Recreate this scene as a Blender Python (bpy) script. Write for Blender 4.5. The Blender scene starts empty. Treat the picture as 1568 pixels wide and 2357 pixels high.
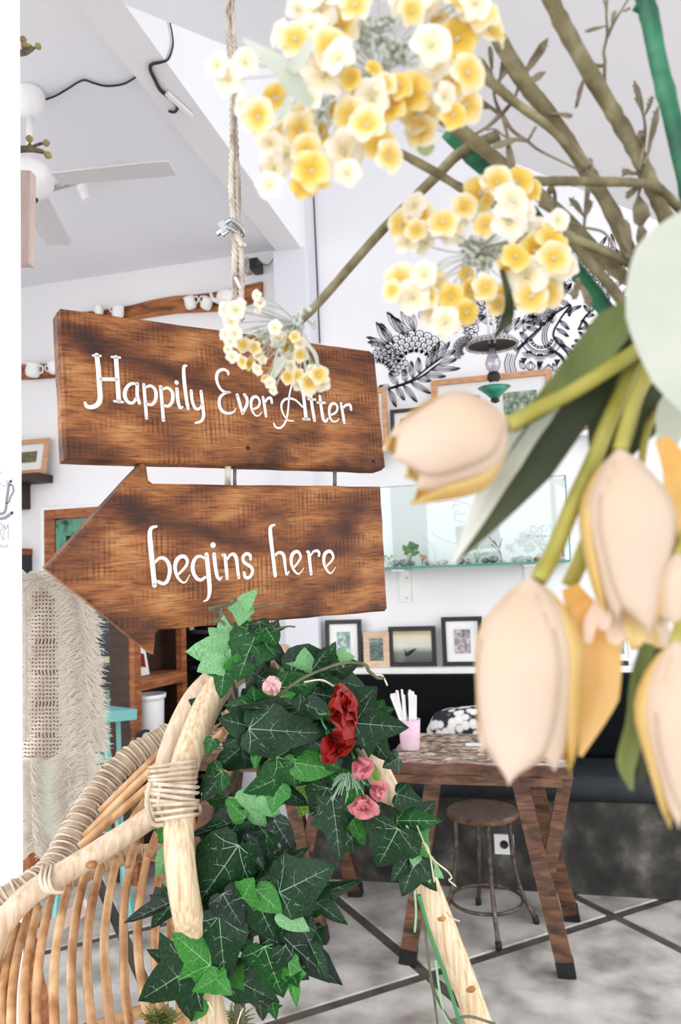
import bpy, math, random
from mathutils import Vector, Matrix
random.seed(7)
# ------------------------------------------------------------------ camera, world, light
scene = bpy.context.scene
COL = scene.collection
FPX = 1750.0
YAW, PITCH, ROLL = math.radians(14), math.radians(4.75), math.radians(2.2)
CF = Vector((-math.sin(YAW)*math.cos(PITCH), math.cos(YAW)*math.cos(PITCH), math.sin(PITCH)))
_R0 = Vector((math.cos(YAW), math.sin(YAW), 0)); _U0 = _R0.cross(CF)
CU = _U0*math.cos(ROLL)+_R0*math.sin(ROLL); CR = _R0*math.cos(ROLL)-_U0*math.sin(ROLL)
CC = Vector((0, 0, 1.5))
cam = bpy.data.cameras.new('camera'); camo = bpy.data.objects.new('camera', cam); COL.objects.link(camo)
camo.matrix_world = Matrix(((CR.x, CU.x, -CF.x, CC.x), (CR.y, CU.y, -CF.y, CC.y), (CR.z, CU.z, -CF.z, CC.z), (0, 0, 0, 1)))
cam.sensor_fit = 'VERTICAL'; cam.sensor_height = 36; cam.lens = 36*FPX/2357; cam.clip_start = 0.01
cam.dof.use_dof = True; cam.dof.focus_distance = 1.3; cam.dof.aperture_fstop = 7.4
scene.camera = camo
world = bpy.data.worlds.new('sky'); scene.world = world; world.use_nodes = True
wb = world.node_tree.nodes['Background']; wb.inputs[0].default_value = (0.96, 0.975, 1.0, 1); wb.inputs[1].default_value = 1.55
sun = bpy.data.lights.new('sun', 'SUN'); sun.energy = 0.3; sun.angle = math.radians(50); sun.color = (1, .98, .95)
suno = bpy.data.objects.new('sun', sun); COL.objects.link(suno)
suno.rotation_euler = (math.radians(62), 0, math.radians(-28))
scene.view_settings.view_transform = 'Standard'; scene.view_settings.look = 'None'
scene.view_settings.gamma = 1; scene.view_settings.use_curve_mapping = False
scene.view_settings.exposure = 0.9

def ray(x, y): return CF+CR*((x-784)/FPX)-CU*((y-1178.5)/FPX)
def P(x, y, d): return CC+ray(x, y)*d
def PA(x, y, i, v):
    q = ray(x, y); return CC+q*((v-CC[i])/q[i])
def PY(x, y, Y): return PA(x, y, 1, Y)
def PZ(x, y, Z): return PA(x, y, 2, Z)
V = Vector
# ------------------------------------------------------------------ materials
def lin(h):
    if isinstance(h, (tuple, list)): return tuple(h)[:3]
    h = h.lstrip('#'); o = []
    for i in (0, 2, 4):
        c = int(h[i:i+2], 16)/255; o.append(c/12.92 if c <= .04045 else ((c+.055)/1.055)**2.4)
    return tuple(o)
MATS = {}
def M(name, cols, scale=6, stretch=(1, 1, 1), rough=.6, bump=0., bscale=60, bstretch=None, metal=0, detail=6, trans=0, spec=.5, dist=0, mode='noise', soft=0):
    m = bpy.data.materials.new(name); m.use_nodes = True; nt = m.node_tree; N = nt.nodes; L = nt.links
    b = N['Principled BSDF']; out = N['Material Output']
    b.inputs['Roughness'].default_value = rough; b.inputs['Metallic'].default_value = metal
    b.inputs['Specular IOR Level'].default_value = spec
    if isinstance(cols, str): cols = [(0, cols)]
    tc = N.new('ShaderNodeTexCoord'); mp = N.new('ShaderNodeMapping'); L.new(tc.outputs['Object'], mp.inputs[0])
    mp.inputs['Scale'].default_value = stretch
    col = None
    if len(cols) == 1: b.inputs['Base Color'].default_value = (*lin(cols[0][1]), 1)
    else:
        if mode == 'voronoi':
            t = N.new('ShaderNodeTexVoronoi'); t.inputs['Scale'].default_value = scale; so = t.outputs['Distance']
        elif mode == 'gradz':
            t = N.new('ShaderNodeSeparateXYZ'); so = t.outputs[2]
        elif mode == 'radial':
            t = N.new('ShaderNodeVectorMath'); t.operation = 'LENGTH'; so = t.outputs['Value']
        else:
            t = N.new('ShaderNodeTexNoise'); t.inputs['Scale'].default_value = scale; t.inputs['Detail'].default_value = detail
            t.inputs['Distortion'].default_value = dist; so = t.outputs[0]
        L.new(tc.outputs['Generated'] if mode == 'gradz' else mp.outputs[0], t.inputs[0])
        r = N.new('ShaderNodeValToRGB'); L.new(so, r.inputs[0])
        while len(r.color_ramp.elements) < len(cols): r.color_ramp.elements.new(.5)
        for e, (p, c) in zip(r.color_ramp.elements, cols): e.position = p; e.color = (*lin(c), 1)
        L.new(r.outputs[0], b.inputs['Base Color']); col = r.outputs[0]
    if bump:
        t2 = N.new('ShaderNodeTexNoise'); t2.inputs['Scale'].default_value = bscale; t2.inputs['Detail'].default_value = 4
        mp2 = N.new('ShaderNodeMapping'); mp2.inputs['Scale'].default_value = bstretch or stretch
        L.new(tc.outputs['Object'], mp2.inputs[0]); L.new(mp2.outputs[0], t2.inputs[0])
        bn = N.new('ShaderNodeBump'); bn.inputs['Strength'].default_value = bump; bn.inputs['Distance'].default_value = .004
        L.new(t2.outputs[0], bn.inputs['Height']); L.new(bn.outputs[0], b.inputs['Normal'])
    if trans:
        tr = N.new('ShaderNodeBsdfTranslucent'); mx = N.new('ShaderNodeMixShader'); mx.inputs[0].default_value = trans
        if col: L.new(col, tr.inputs[0])
        else: tr.inputs[0].default_value = (*lin(cols[0][1]), 1)
        L.new(b.outputs[0], mx.inputs[1]); L.new(tr.outputs[0], mx.inputs[2]); L.new(mx.outputs[0], out.inputs[0])
    MATS[name] = m
    return m
def glass_mat(name, tint, gloss=.08, rough=.02):
    m = bpy.data.materials.new(name); m.use_nodes = True; nt = m.node_tree; N = nt.nodes; L = nt.links
    N.remove(N['Principled BSDF'])
    t = N.new('ShaderNodeBsdfTransparent'); t.inputs[0].default_value = (*lin(tint), 1)
    g = N.new('ShaderNodeBsdfGlossy'); g.inputs['Roughness'].default_value = rough
    x = N.new('ShaderNodeMixShader'); x.inputs[0].default_value = gloss
    L.new(t.outputs[0], x.inputs[1]); L.new(g.outputs[0], x.inputs[2]); L.new(x.outputs[0], N['Material Output'].inputs[0])
    return m
def sign_wood():
    m = bpy.data.materials.new('sign_wood'); m.use_nodes = True; nt = m.node_tree; N = nt.nodes; L = nt.links
    b = N['Principled BSDF']; b.inputs['Roughness'].default_value = .62
    tc = N.new('ShaderNodeTexCoord')
    def noise(sc, st, det=6, dis=0.):
        mp = N.new('ShaderNodeMapping'); mp.inputs['Scale'].default_value = st; L.new(tc.outputs['Object'], mp.inputs[0])
        t = N.new('ShaderNodeTexNoise'); t.inputs['Scale'].default_value = sc; t.inputs['Detail'].default_value = det; t.inputs['Distortion'].default_value = dis
        L.new(mp.outputs[0], t.inputs[0]); return t.outputs[0]
    def ramp(s, els):
        r = N.new('ShaderNodeValToRGB'); L.new(s, r.inputs[0])
        while len(r.color_ramp.elements) < len(els): r.color_ramp.elements.new(.5)
        for e, (p, c) in zip(r.color_ramp.elements, els): e.position = p; e.color = (*lin(c), 1)
        return r.outputs[0]
    def mix(f, a, c, mode='MIX'):
        x = N.new('ShaderNodeMix'); x.data_type = 'RGBA'; x.blend_type = mode
        if isinstance(f, float): x.inputs[0].default_value = f
        else: L.new(f, x.inputs[0])
        L.new(a, x.inputs[6]); L.new(c, x.inputs[7]); return x.outputs[2]
    base = ramp(noise(10, (1, 1, 2.4), 9, .25), [(.3, '663b1d'), (.44, '8f572b'), (.56, 'aa6e3b'), (.72, 'c8935c')])
    grain = ramp(noise(55, (.5, 1, 6), 6, .3), [(.34, '7a4c2e'), (.56, 'ffffff')])
    c = mix(.6, base, grain, 'MULTIPLY')
    dash = ramp(noise(150, (.16, 1, 1.5), 3), [(.3, '5a3218'), (.4, 'ffffff')]); c = mix(.7, c, dash, 'MULTIPLY')
    mp = N.new('ShaderNodeMapping'); mp.inputs['Scale'].default_value = (1, 0.01, .05); mp.inputs['Rotation'].default_value = (0, .1, 0); L.new(tc.outputs['Object'], mp.inputs[0])
    saw = N.new('ShaderNodeTexWave'); saw.inputs['Scale'].default_value = 40; saw.inputs['Distortion'].default_value = 3.5; saw.inputs['Detail'].default_value = 3; saw.inputs['Detail Scale'].default_value = 2; L.new(mp.outputs[0], saw.inputs[0])
    patch = ramp(noise(13, (1, 1, 2.2), 6), [(.47, '000000'), (.66, 'ffffff')])
    sawc = ramp(saw.outputs[0], [(.1, '7d5236'), (.6, 'fff4e8')])
    c2 = mix(.7, c, sawc, 'MULTIPLY'); c = mix(patch, c, c2)
    st = ramp(noise(4.6, (1, 1, 2.2), 6, .3), [(.36, '50331f'), (.44, 'ae9584'), (.53, 'ffffff')])
    c = mix(.85, c, st, 'MULTIPLY')
    kn = ramp(noise(60, (1, 1, 1.6), 2), [(.2, '20110a'), (.26, 'ffffff')])
    c = mix(.6, c, kn, 'MULTIPLY')
    L.new(c, b.inputs['Base Color'])
    bn = N.new('ShaderNodeBump'); bn.inputs['Strength'].default_value = .35; bn.inputs['Distance'].default_value = .002
    L.new(noise(70, (1, 1, 6), 5), bn.inputs['Height']); L.new(bn.outputs[0], b.inputs['Normal'])
    return m
W_SIGN = sign_wood()
M('wall_white', [(.35, 'eeedf0'), (.65, 'f4f3f6')], 1.2, rough=.85, bump=.03, bscale=40)
M('ceil_white', [(.35, 'eeeff6'), (.65, 'f4f4fb')], .8, rough=.9, bump=.05, bscale=12)
M('pillar_white', 'f4f5f2', rough=.8)
M('beam_paint', 'e4e5ed', rough=.8)
M('concrete', [(.3, '857e77'), (.45, 'aba59f'), (.58, 'c4c0ba'), (.76, 'd6d3cf')], 5.5, rough=.5, bump=.1, bscale=14, detail=12, dist=.15)
M('concrete_dark', [(.3, '161512'), (.47, '2e2c27'), (.6, '4a4741'), (.78, '7a7771')], 8, rough=.62, bump=.2, bscale=18, detail=12, dist=.2)
M('grout', [(.35, '3d3832'), (.65, '5a534b')], 9, rough=.8)
M('ink', '15151a', rough=.7); M('ink_grey', '8f8d9c', rough=.7); M('ink_slate', '7b838c', rough=.6); M('ink_pale', 'bfc9ca', rough=.7)
M('paint_white', [(.4, 'eeedeb'), (.7, 'f7f6f4')], 30, rough=.55)
M('rope', [(.35, '9a8d7d'), (.55, 'd3cabd'), (.7, 'e8e2d8')], 60, (1, 1, .35), rough=.85, bump=.4, bscale=150)
M('wire_grey', '6d6a67', rough=.5, metal=.6); M('wire_black', '1d1b1b', rough=.6)
M('steel', 'c4c9cb', rough=.28, metal=1)
M('rattan', [(.33, 'c0a07a'), (.48, 'd6bd9a'), (.64, 'e4d2b6')], 190, (1, 1, .04), rough=.42, bump=.15, bscale=60, dist=.3)
M('rattan_pale', [(.3, 'bb9d80'), (.5, 'd0b89e'), (.7, 'e0cdb6')], 130, (1, 1, .12), rough=.45, bump=.12, bscale=60)
M('cane', [(.3, '99663c'), (.52, 'c79a6c'), (.7, 'dcb98e')], 34, (1, 1, .35), rough=.4, bump=.1)
M('wrap', [(.3, '8d7862'), (.55, 'b9a48c'), (.75, 'd3c2ac')], 30, rough=.55, bump=.25, bscale=60)
M('wrap_light', [(.3, 'b39c86'), (.6, 'd9cab7')], 40, rough=.5, bump=.15)
M('node_brown', [(.3, '8b4f28'), (.7, 'b98452')], 60, rough=.5)
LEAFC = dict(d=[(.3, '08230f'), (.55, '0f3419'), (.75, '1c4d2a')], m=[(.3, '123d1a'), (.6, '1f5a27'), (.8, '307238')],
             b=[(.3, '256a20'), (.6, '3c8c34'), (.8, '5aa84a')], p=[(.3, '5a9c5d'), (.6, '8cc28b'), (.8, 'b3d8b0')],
             g=[(.3, '101d17'), (.6, '1f2f28'), (.8, '3a4a43')], y=[(.35, '4b8a2c'), (.55, '8db548'), (.75, 'cfd783')])  # g has a grey sheen mixed into the dark leaf colour
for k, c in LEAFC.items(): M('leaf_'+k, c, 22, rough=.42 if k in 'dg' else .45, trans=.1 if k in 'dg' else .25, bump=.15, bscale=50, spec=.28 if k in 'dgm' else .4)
M('vein_d', '7c9a84', rough=.6); M('vein_b', '86b87a', rough=.6); M('vein_y', '6f9a3c', rough=.6)
M('vine', [(.3, '3d4030'), (.6, '66664e')], 40, rough=.7); M('tendril', [(.3, 'a99a80'), (.6, 'd6d4b5')], 40, rough=.7)
M('vine_green', '3f8048', rough=.5); M('vine_pale', '86b892', rough=.5)
M('rose_red', [(.3, '7a0a08'), (.6, 'a3150f'), (.8, 'bd2a1e')], 40, rough=.55, trans=.15)
M('rose_pink', [(.3, 'c4606c'), (.6, 'dc9098'), (.8, 'efc3c2')], 40, rough=.6, trans=.2)
M('rose_pale', [(.3, 'd7a0a4'), (.7, 'f0d0cc')], 40, rough=.6, trans=.2)
M('floret', [(0, 'eec44c'), (.4, 'f3d266'), (.7, 'f7e6ae'), (.92, 'fbf4e0')], rough=.6, trans=.3, mode='radial')
M('floret_pale', [(0, 'f4df92'), (.3, 'f8ebc4'), (.6, 'fbf4e4'), (1, 'fcf8ef')], rough=.6, trans=.3, mode='radial')
M('floret_deep', [(0, 'e6b83a'), (.5, 'efca50'), (.8, 'f4dc86'), (1, 'f9ecc6')], rough=.6, trans=.3, mode='radial')
M('pedicel', [(.3, 'b4bdb0'), (.7, 'dfe5df')], 60, rough=.7, trans=.1)
M('stem_olive', [(.25, '4d4632'), (.5, '7c7355'), (.72, 'a39d7c')], 50, rough=.75, bump=.5, bscale=120)
M('twig', [(.25, '4f4536'), (.5, '796e59'), (.75, '9c927b')], 70, rough=.8, bump=.4, bscale=150)
M('stake_green', [(.3, '0f4f38'), (.55, '1e6d4d'), (.8, '4d9076')], 40, rough=.5, bump=.2)
M('tulip', [(.3, 'eed6b8'), (.5, 'efdecd'), (.7, 'f3e6dc')], 9, rough=.55, trans=.45)
M('tulip_warm', [(.3, 'e5a84a'), (.5, 'f0c67c'), (.75, 'f7deb0')], 14, rough=.55, trans=.4)
M('tulip_yellow', [(.3, 'ecc868'), (.6, 'f3dc9c'), (.8, 'f8ecc8')], 16, rough=.55, trans=.4)
M('tulip_leaf', [(.3, '47542a'), (.5, '7d8a4c'), (.75, 'b7c08e')], 12, (1, 1, .4), rough=.55, trans=.2)
M('tulip_leaf_pale', [(.3, 'b3bdac'), (.6, 'cdd2c8'), (.8, 'dcddd6')], 14, rough=.6, trans=.25)
M('tulip_leaf_dark', [(.3, '1b2410'), (.55, '313d1c'), (.8, '525c34')], 12, rough=.6, trans=.1)
M('tulip_stem', [(.3, '8f8a30'), (.6, 'b3ab55'), (.8, 'cfc98a')], 30, rough=.5, trans=.1)
M('wood_table', [(.3, '2f1d13'), (.5, '5c3c28'), (.7, '7d5840')], 10, (1, 4, 4), rough=.45, bump=.3, bscale=40, dist=.7)
M('wood_top', [(.33, '3d2b20'), (.44, '7c624f'), (.54, 'ad9782'), (.68, 'e0d6cb')], 24, (1, 1.3, 1), rough=.35, bump=.4, bscale=40, dist=1.0)
M('wood_orange', [(.3, '6e3a1c'), (.55, '9c5c30'), (.75, 'b97a48')], 9, (1, 1, 5), rough=.6, bump=.2, dist=.8)
M('wood_plank', [(.28, '4b2812'), (.45, '8a4f26'), (.6, 'a96a38'), (.75, 'bd8150')], 7, (.8, 1, 3), rough=.6, bump=.2, dist=1.2)
M('wood_dark', [(.3, '24130b'), (.7, '43271a')], 10, (1, 1, 4), rough=.6)
M('wood_pale', [(.3, 'c9a686'), (.7, 'e0c6ac')], 20, (1, 1, 4), rough=.6)
M('wood_frame', [(.3, 'b9835a'), (.7, 'd4a67f')], 20, (1, 1, 3), rough=.55)
M('wood_pinkish', [(.3, 'dcc1b8'), (.7, 'ead6cf')], 14, (4, 4, 1), rough=.6)
M('frame_black', '101012', rough=.4); M('frame_brown', [(.3, '2a1812'), (.7, '46291e')], 30, rough=.4)
M('mat_board', 'f1f1ef', rough=.9)
M('door_green', [(.3, '23352a'), (.45, '3f7560'), (.6, '5b9a80'), (.75, '7b6a4a')], 14, (1, 1, .6), rough=.6, bump=.5, bscale=40, dist=1.4)
M('door_cream', [(.35, '6c7a5c'), (.55, 'b7bf9b'), (.75, 'd9d4b2')], 16, rough=.7, bump=.4)
M('dark_glass', [(.35, '0a1016'), (.6, '16202a'), (.75, '3b2415')], 4, rough=.12)  # dim interior behind the panes is put into the glass colour
M('bench_fabric', [(.3, '06080a'), (.7, '0d0f12')], 60, spec=.15, rough=.9, bump=.3, bscale=200)
M('bench_seat', [(.3, '10151a'), (.7, '1c232a')], 20, rough=.6, bump=.15)
M('floral', [(.0, 'f5f3f0'), (.5, 'e4e1de'), (.58, '8d8e96'), (.66, '23262e')], 24, rough=.9, mode='voronoi')
M('stool_seat', [(.3, '4e3327'), (.6, '7d5a4a'), (.8, '9d7d6c')], 14, (1, 1, 1), rough=.35, dist=1)
M('stool_metal', [(.3, '3d322e'), (.6, '6f625b'), (.8, '958a82')], 40, rough=.45, metal=.5)
M('rubber', '1a1a1c', rough=.7)
M('plastic_white', 'f3f2f4', rough=.35); M('ceramic', 'f5f4f2', rough=.25)
M('pink_cup', [(.3, 'eec4dc'), (.6, 'f6dbe9'), (.8, 'faeef4')], 14, rough=.45, bump=.4, bscale=60, trans=.15)
M('straw', 'f5f3f2', rough=.5)
M('enamel_green', [(.3, '1c6a50'), (.6, '3a927a'), (.8, '63b09a')], 20, rough=.3); M('lamp_metal', [(.3, '8f8a86'), (.7, 'd3cfcc')], 40, rough=.45, metal=.4)
M('lamp_dark', '211d1a', rough=.5); M('teal_paint', '7cbfbc', rough=.5); M('grey_fan', 'd9d6d9', rough=.7)
M('yarn', [(.3, 'f3ebdf'), (.6, 'fbf6ee')], 60, rough=.9, trans=.25); M('crochet', [(.3, 'f0e4d6'), (.7, 'f9f1e8')], 80, rough=.95, trans=.15)
M('cloth_mint', [(.35, 'cfdccb'), (.65, 'e8efe2')], 6, rough=.9, trans=.2); M('cloth_pink', [(.35, 'c9676a'), (.65, 'e9c5bd')], 18, rough=.9)
M('navy', '29334d', rough=.9)
M('glass_edge', '3f8f7d', rough=.15); G_PANE = glass_mat('glass_pane', 'fafdfc', .07); G_PIC = glass_mat('picture_glass', 'fefefe', .04, .08); G_SKY = glass_mat('skylight_dim_glass', 'c6c8cb', .05, .1); G_CHIM = glass_mat('glass_chimney', 'd8d6dc', .22, .12)
M('plant_green', [(.3, '2c6a26'), (.7, '59a045')], 60, rough=.5, trans=.2); M('pebble', [(.3, '4f5a50'), (.6, '8f9a90'), (.8, 'c9cfc8')], 40, rough=.4)
M('shell', [(.3, '8f6a58'), (.55, 'd8c5b8'), (.8, 'efe6de')], 50, rough=.5); M('coral', [(.3, 'b6673f'), (.7, 'e0a27c')], 50, rough=.6)
M('moss', [(.3, '4f5a26'), (.7, '8b9550')], 60, rough=.9); M('copper', 'c05a2c', rough=.4)
M('bud', [(.3, '94884f'), (.6, 'b9ad72')], 60, rough=.6); M('bud_brown', [(.3, 'a58a63'), (.7, 'c6b088')], 60, rough=.6)
M('photo_palm', [(.35, '1e4a44'), (.5, '5c8f82'), (.62, 'c8d8d6')], 28, rough=.3); M('photo_wave', [(.3, '141c20'), (.5, '33503f'), (.7, '9fc0c6')], 30, (1, 1, 3), rough=.3, dist=2)
M('photo_boat', [(.0, '1f2a24'), (.3, '5a675e'), (.5, 'd6d8cf'), (.8, 'e6dfc2'), (1, '9c8a5c')], mode='gradz', rough=.3); M('photo_town', [(.3, '3a2f33'), (.5, '9a8c96'), (.7, 'e3dfe2')], 40, rough=.3)
M('photo_people', [(.3, '1a1614'), (.5, '6e5650'), (.65, 'c9a9a0')], 50, rough=.3); M('photo_leaf', [(.3, '3c4a34'), (.5, '7d9277'), (.7, 'c9cfc4')], 34, rough=.3); M('photo_grass', [(.3, '2a2a10'), (.6, '6e6a30'), (.8, '9c9a62')], 36, rough=.3)
# ------------------------------------------------------------------ mesh helpers
ORG = {}
def org(o): return ORG.get(o.name, V((0, 0, 0))) if o else V((0, 0, 0))
class MB:
    def __init__(s): s.v = []; s.f = []; s.m = []; s.cur = 0
    def add(s, vs, fs):
        o = len(s.v); s.v += [V(q) for q in vs]; s.f += [tuple(i+o for i in f) for f in fs]; s.m += [s.cur]*len(fs); return s
    def box(s, c, size, rot=None):
        c = V(c); h = [x/2 for x in size]; vs = []
        for dx in (-1, 1):
            for dy in (-1, 1):
                for dz in (-1, 1):
                    q = V((dx*h[0], dy*h[1], dz*h[2])); vs.append(c+(rot @ q if rot else q))
        return s.add(vs, [(0, 1, 3, 2), (4, 6, 7, 5), (0, 4, 5, 1), (2, 3, 7, 6), (0, 2, 6, 4), (1, 5, 7, 3)])
    def bar(s, a, b, w, t, up=V((0, 0, 1)), flat=False):
        a = V(a); b = V(b); z = (b-a).normalized(); x = up.cross(z)
        if x.length < 1e-4: x = V((1, 0, 0))
        x.normalize(); y = z.cross(x)
        q = [a+x*i*w/2+y*j*t/2 for i, j in ((-1, -1), (1, -1), (1, 1), (-1, 1))]+[b+x*i*w/2+y*j*t/2 for i, j in ((-1, -1), (1, -1), (1, 1), (-1, 1))]
        return s.add(q, [(3, 2, 1, 0), (4, 5, 6, 7), (0, 1, 5, 4), (1, 2, 6, 5), (2, 3, 7, 6), (3, 0, 4, 7)])
    def tube(s, pts, r, seg=10, cap=True, sq=1.0):
        pts = [V(p) for p in pts]; n = len(pts)
        rs = r if isinstance(r, (list, tuple)) else [r]*n
        if len(rs) != n: rs = [rs[0]+(rs[-1]-rs[0])*i/(n-1) for i in range(n)] if len(rs) == 2 else [rs[min(int(i/(n-1)*(len(rs)-1)), len(rs)-2)]+(rs[min(int(i/(n-1)*(len(rs)-1)), len(rs)-2)+1]-rs[min(int(i/(n-1)*(len(rs)-1)), len(rs)-2)])*(i/(n-1)*(len(rs)-1)-min(int(i/(n-1)*(len(rs)-1)), len(rs)-2)) for i in range(n)]
        t0 = (pts[1]-pts[0]).normalized(); nx = t0.orthogonal().normalized(); vs = []; fs = []
        for i in range(n):
            t = (pts[min(i+1, n-1)]-pts[max(i-1, 0)])
            t = t.normalized() if t.length > 1e-9 else t0
            nx = (nx-t*nx.dot(t)); nx = nx.normalized() if nx.length > 1e-6 else t.orthogonal().normalized(); ny = t.cross(nx)
            for k in range(seg):
                a = 2*math.pi*k/seg; vs.append(pts[i]+nx*math.cos(a)*rs[i]+ny*math.sin(a)*rs[i]*sq)
        for i in range(n-1):
            for k in range(seg):
                fs.append((i*seg+k, i*seg+(k+1) % seg, (i+1)*seg+(k+1) % seg, (i+1)*seg+k))
        if cap: fs.append(tuple(range(seg))[::-1]); fs.append(tuple((n-1)*seg+k for k in range(seg)))
        return s.add(vs, fs)
    def lathe(s, c, prof, seg=20, axis=V((0, 0, 1)), cap=True):
        c = V(c); z = V(axis).normalized(); x = z.orthogonal().normalized(); y = z.cross(x); vs = []; fs = []
        for r, h in prof:
            for k in range(seg):
                a = 2*math.pi*k/seg; vs.append(c+z*h+x*math.cos(a)*r+y*math.sin(a)*r)
        n = len(prof)
        for i in range(n-1):
            for k in range(seg): fs.append((i*seg+k, i*seg+(k+1) % seg, (i+1)*seg+(k+1) % seg, (i+1)*seg+k))
        if cap: fs.append(tuple(range(seg))[::-1]); fs.append(tuple((n-1)*seg+k for k in range(seg)))
        return s.add(vs, fs)
    def ball(s, c, r, seg=10, rings=6, sc=(1, 1, 1), rot=None, wob=0):
        c = V(c); vs = []; fs = []
        for i in range(rings+1):
            th = math.pi*i/rings
            for k in range(seg):
                a = 2*math.pi*k/seg; q = V((math.sin(th)*math.cos(a)*sc[0], math.sin(th)*math.sin(a)*sc[1], math.cos(th)*sc[2]))*r
                if wob: q *= 1+random.uniform(-wob, wob)
                vs.append(c+(rot @ q if rot else q))
        for i in range(rings):
            for k in range(seg): fs.append((i*seg+k, (i+1)*seg+k, (i+1)*seg+(k+1) % seg, i*seg+(k+1) % seg))
        return s.add(vs, fs)
    def prism(s, pts, n, t, ch=0.0):
        """polygon pts (front face, CCW seen from n), extruded t against n, with chamfer ch"""
        n = V(n).normalized(); pts = [V(p) for p in pts]; k = len(pts); cen = sum(pts, V())/k
        if ch:
            fr = []
            for i in range(k):
                a, b, c = pts[i-1], pts[i], pts[(i+1) % k]
                d1 = (a-b).normalized(); d2 = (c-b).normalized(); bi = n.cross(d2)+(-n.cross(d1))
                bi = bi.normalized() if bi.length > 1e-6 else V()
                fr.append(b+bi*ch*1.2)
            vs = fr+[p-n*ch for p in pts]+[p-n*t for p in pts]; L = 3
        else: vs = pts+[p-n*t for p in pts]; L = 2
        fs = [tuple(range(k))]
        for l in range(L-1):
            for i in range(k): fs.append((l*k+i, (l+1)*k+i, (l+1)*k+(i+1) % k, l*k+(i+1) % k))
        fs.append(tuple((L-1)*k+i for i in range(k))[::-1])
        return s.add(vs, fs)
    def mesh(s, name, mats, o=V((0, 0, 0)), smooth=True):
        me = bpy.data.meshes.new(name); me.from_pydata([tuple(q-o) for q in s.v], [], s.f)
        if not isinstance(mats, (list, tuple)): mats = [mats]
        for m in mats: me.materials.append(MATS[m] if isinstance(m, str) else m)
        if len(mats) > 1: me.polygons.foreach_set('material_index', s.m)
        if smooth: me.polygons.foreach_set('use_smooth', [True]*len(me.polygons))
        me.update(); return me
    def build(s, name, mats, parent=None, smooth=False, auto=False):
        o = org(parent); me = s.mesh(name, mats, o, smooth or auto)
        ob = bpy.data.objects.new(name, me); COL.objects.link(ob)
        if parent: ob.parent = parent; ORG[ob.name] = o
        if auto:
            try: me.set_sharp_from_angle(angle=math.radians(38))
            except Exception: pass
        return ob
def place(name, me, mw, parent=None):
    """object sharing mesh data, placed by a world matrix"""
    ob = bpy.data.objects.new(name, me); COL.objects.link(ob)
    if parent:
        ob.parent = parent; ob.matrix_local = Matrix.Translation(-org(parent)) @ mw
    else: ob.matrix_local = mw
    return ob
def tag(o, label=None, cat=None, group=None, kind=None):
    if label: o['label'] = label
    if cat: o['category'] = cat
    if group: o['group'] = group
    if kind: o['kind'] = kind
    return o
def thing(name, label, cat, loc, group=None):
    o = bpy.data.objects.new(name, None); COL.objects.link(o); o.location = loc; o.empty_display_size = .05
    ORG[o.name] = V(loc); return tag(o, label, cat, group)
def copy_tree(o, off, label):
    def cp(src, par):
        c = src.copy(); COL.objects.link(c)
        if par: c.parent = par
        for ch in src.children: cp(ch, c)
        return c
    r = cp(o, None); r.location = V(o.location)+V(off); r['label'] = label; return r
def cr(pts, n=6):
    """Catmull-Rom through pts"""
    pts = [V(p) for p in pts]
    if len(pts) < 3: return [pts[0].lerp(pts[-1], i/n) for i in range(n+1)]
    q = [pts[0]*2-pts[1]]+pts+[pts[-1]*2-pts[-2]]; o = []
    for i in range(1, len(q)-2):
        for k in range(n):
            t = k/n; a, b, c, d = q[i-1:i+3]
            o.append(((b*2)+(c-a)*t+(a*2-b*5+c*4-d)*t*t+(b*3-a-c*3+d)*t**3)*.5)
    o.append(pts[-1]); return o
def crp(l, d=None, n=6):
    """px path -> world; items (x,y[,d])"""
    return cr([P(q[0], q[1], q[2] if len(q) > 2 else d) for q in l], n)
def rnd(a, b): return random.uniform(a, b)
def frame_m(o, zdir, ydir):
    """matrix with origin o, local Y near ydir, local Z near zdir"""
    y = V(ydir).normalized(); z = V(zdir); z = z-y*z.dot(y); z.normalize(); x = y.cross(z)
    return Matrix(((x.x, y.x, z.x, o[0]), (x.y, y.y, z.y, o[1]), (x.z, y.z, z.z, o[2]), (0, 0, 0, 1)))
def ribbon(mb, pts, ws, n, off=0.0):
    """flat stroke of varying half width on a plane with normal n, round ends"""
    n = V(n).normalized(); pts = [V(p)+n*off for p in pts]; k = len(pts); L = []; R = []
    for i in range(k):
        t = pts[min(i+1, k-1)]-pts[max(i-1, 0)]; s = n.cross(t).normalized() if t.length > 1e-9 else V((1, 0, 0))
        L.append(pts[i]+s*ws[i]); R.append(pts[i]-s*ws[i])
    mb.add(L+R, [(k+i, k+i+1, i+1, i) for i in range(k-1)])
    for i in (0, k-1):
        if ws[i] > 3e-4:
            x = n.orthogonal().normalized(); y = n.cross(x)
            mb.add([pts[i]+x*math.cos(a)*ws[i]+y*math.sin(a)*ws[i] for a in [j*math.pi/5 for j in range(10)]], [tuple(range(10))])
# ------------------------------------------------------------------ the room
YW = 4.25; ZC = 3.48
def struct(name, mb, mat, parent=None, **k):
    o = mb.build(name, mat, parent, **k)
    if not parent: tag(o, kind='structure')
    return o
def boxmm(a, b): return MB().box([(i+j)/2 for i, j in zip(a, b)], [abs(j-i) for i, j in zip(a, b)])
XL, XR, YF = -3.9, 2.6, -1.6
floor = struct('floor', boxmm((XL, YF, -.12), (XR, YW, -.006)), 'grout'); tag(floor, 'grey concrete cafe floor with dark diagonal joints', None)
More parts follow.
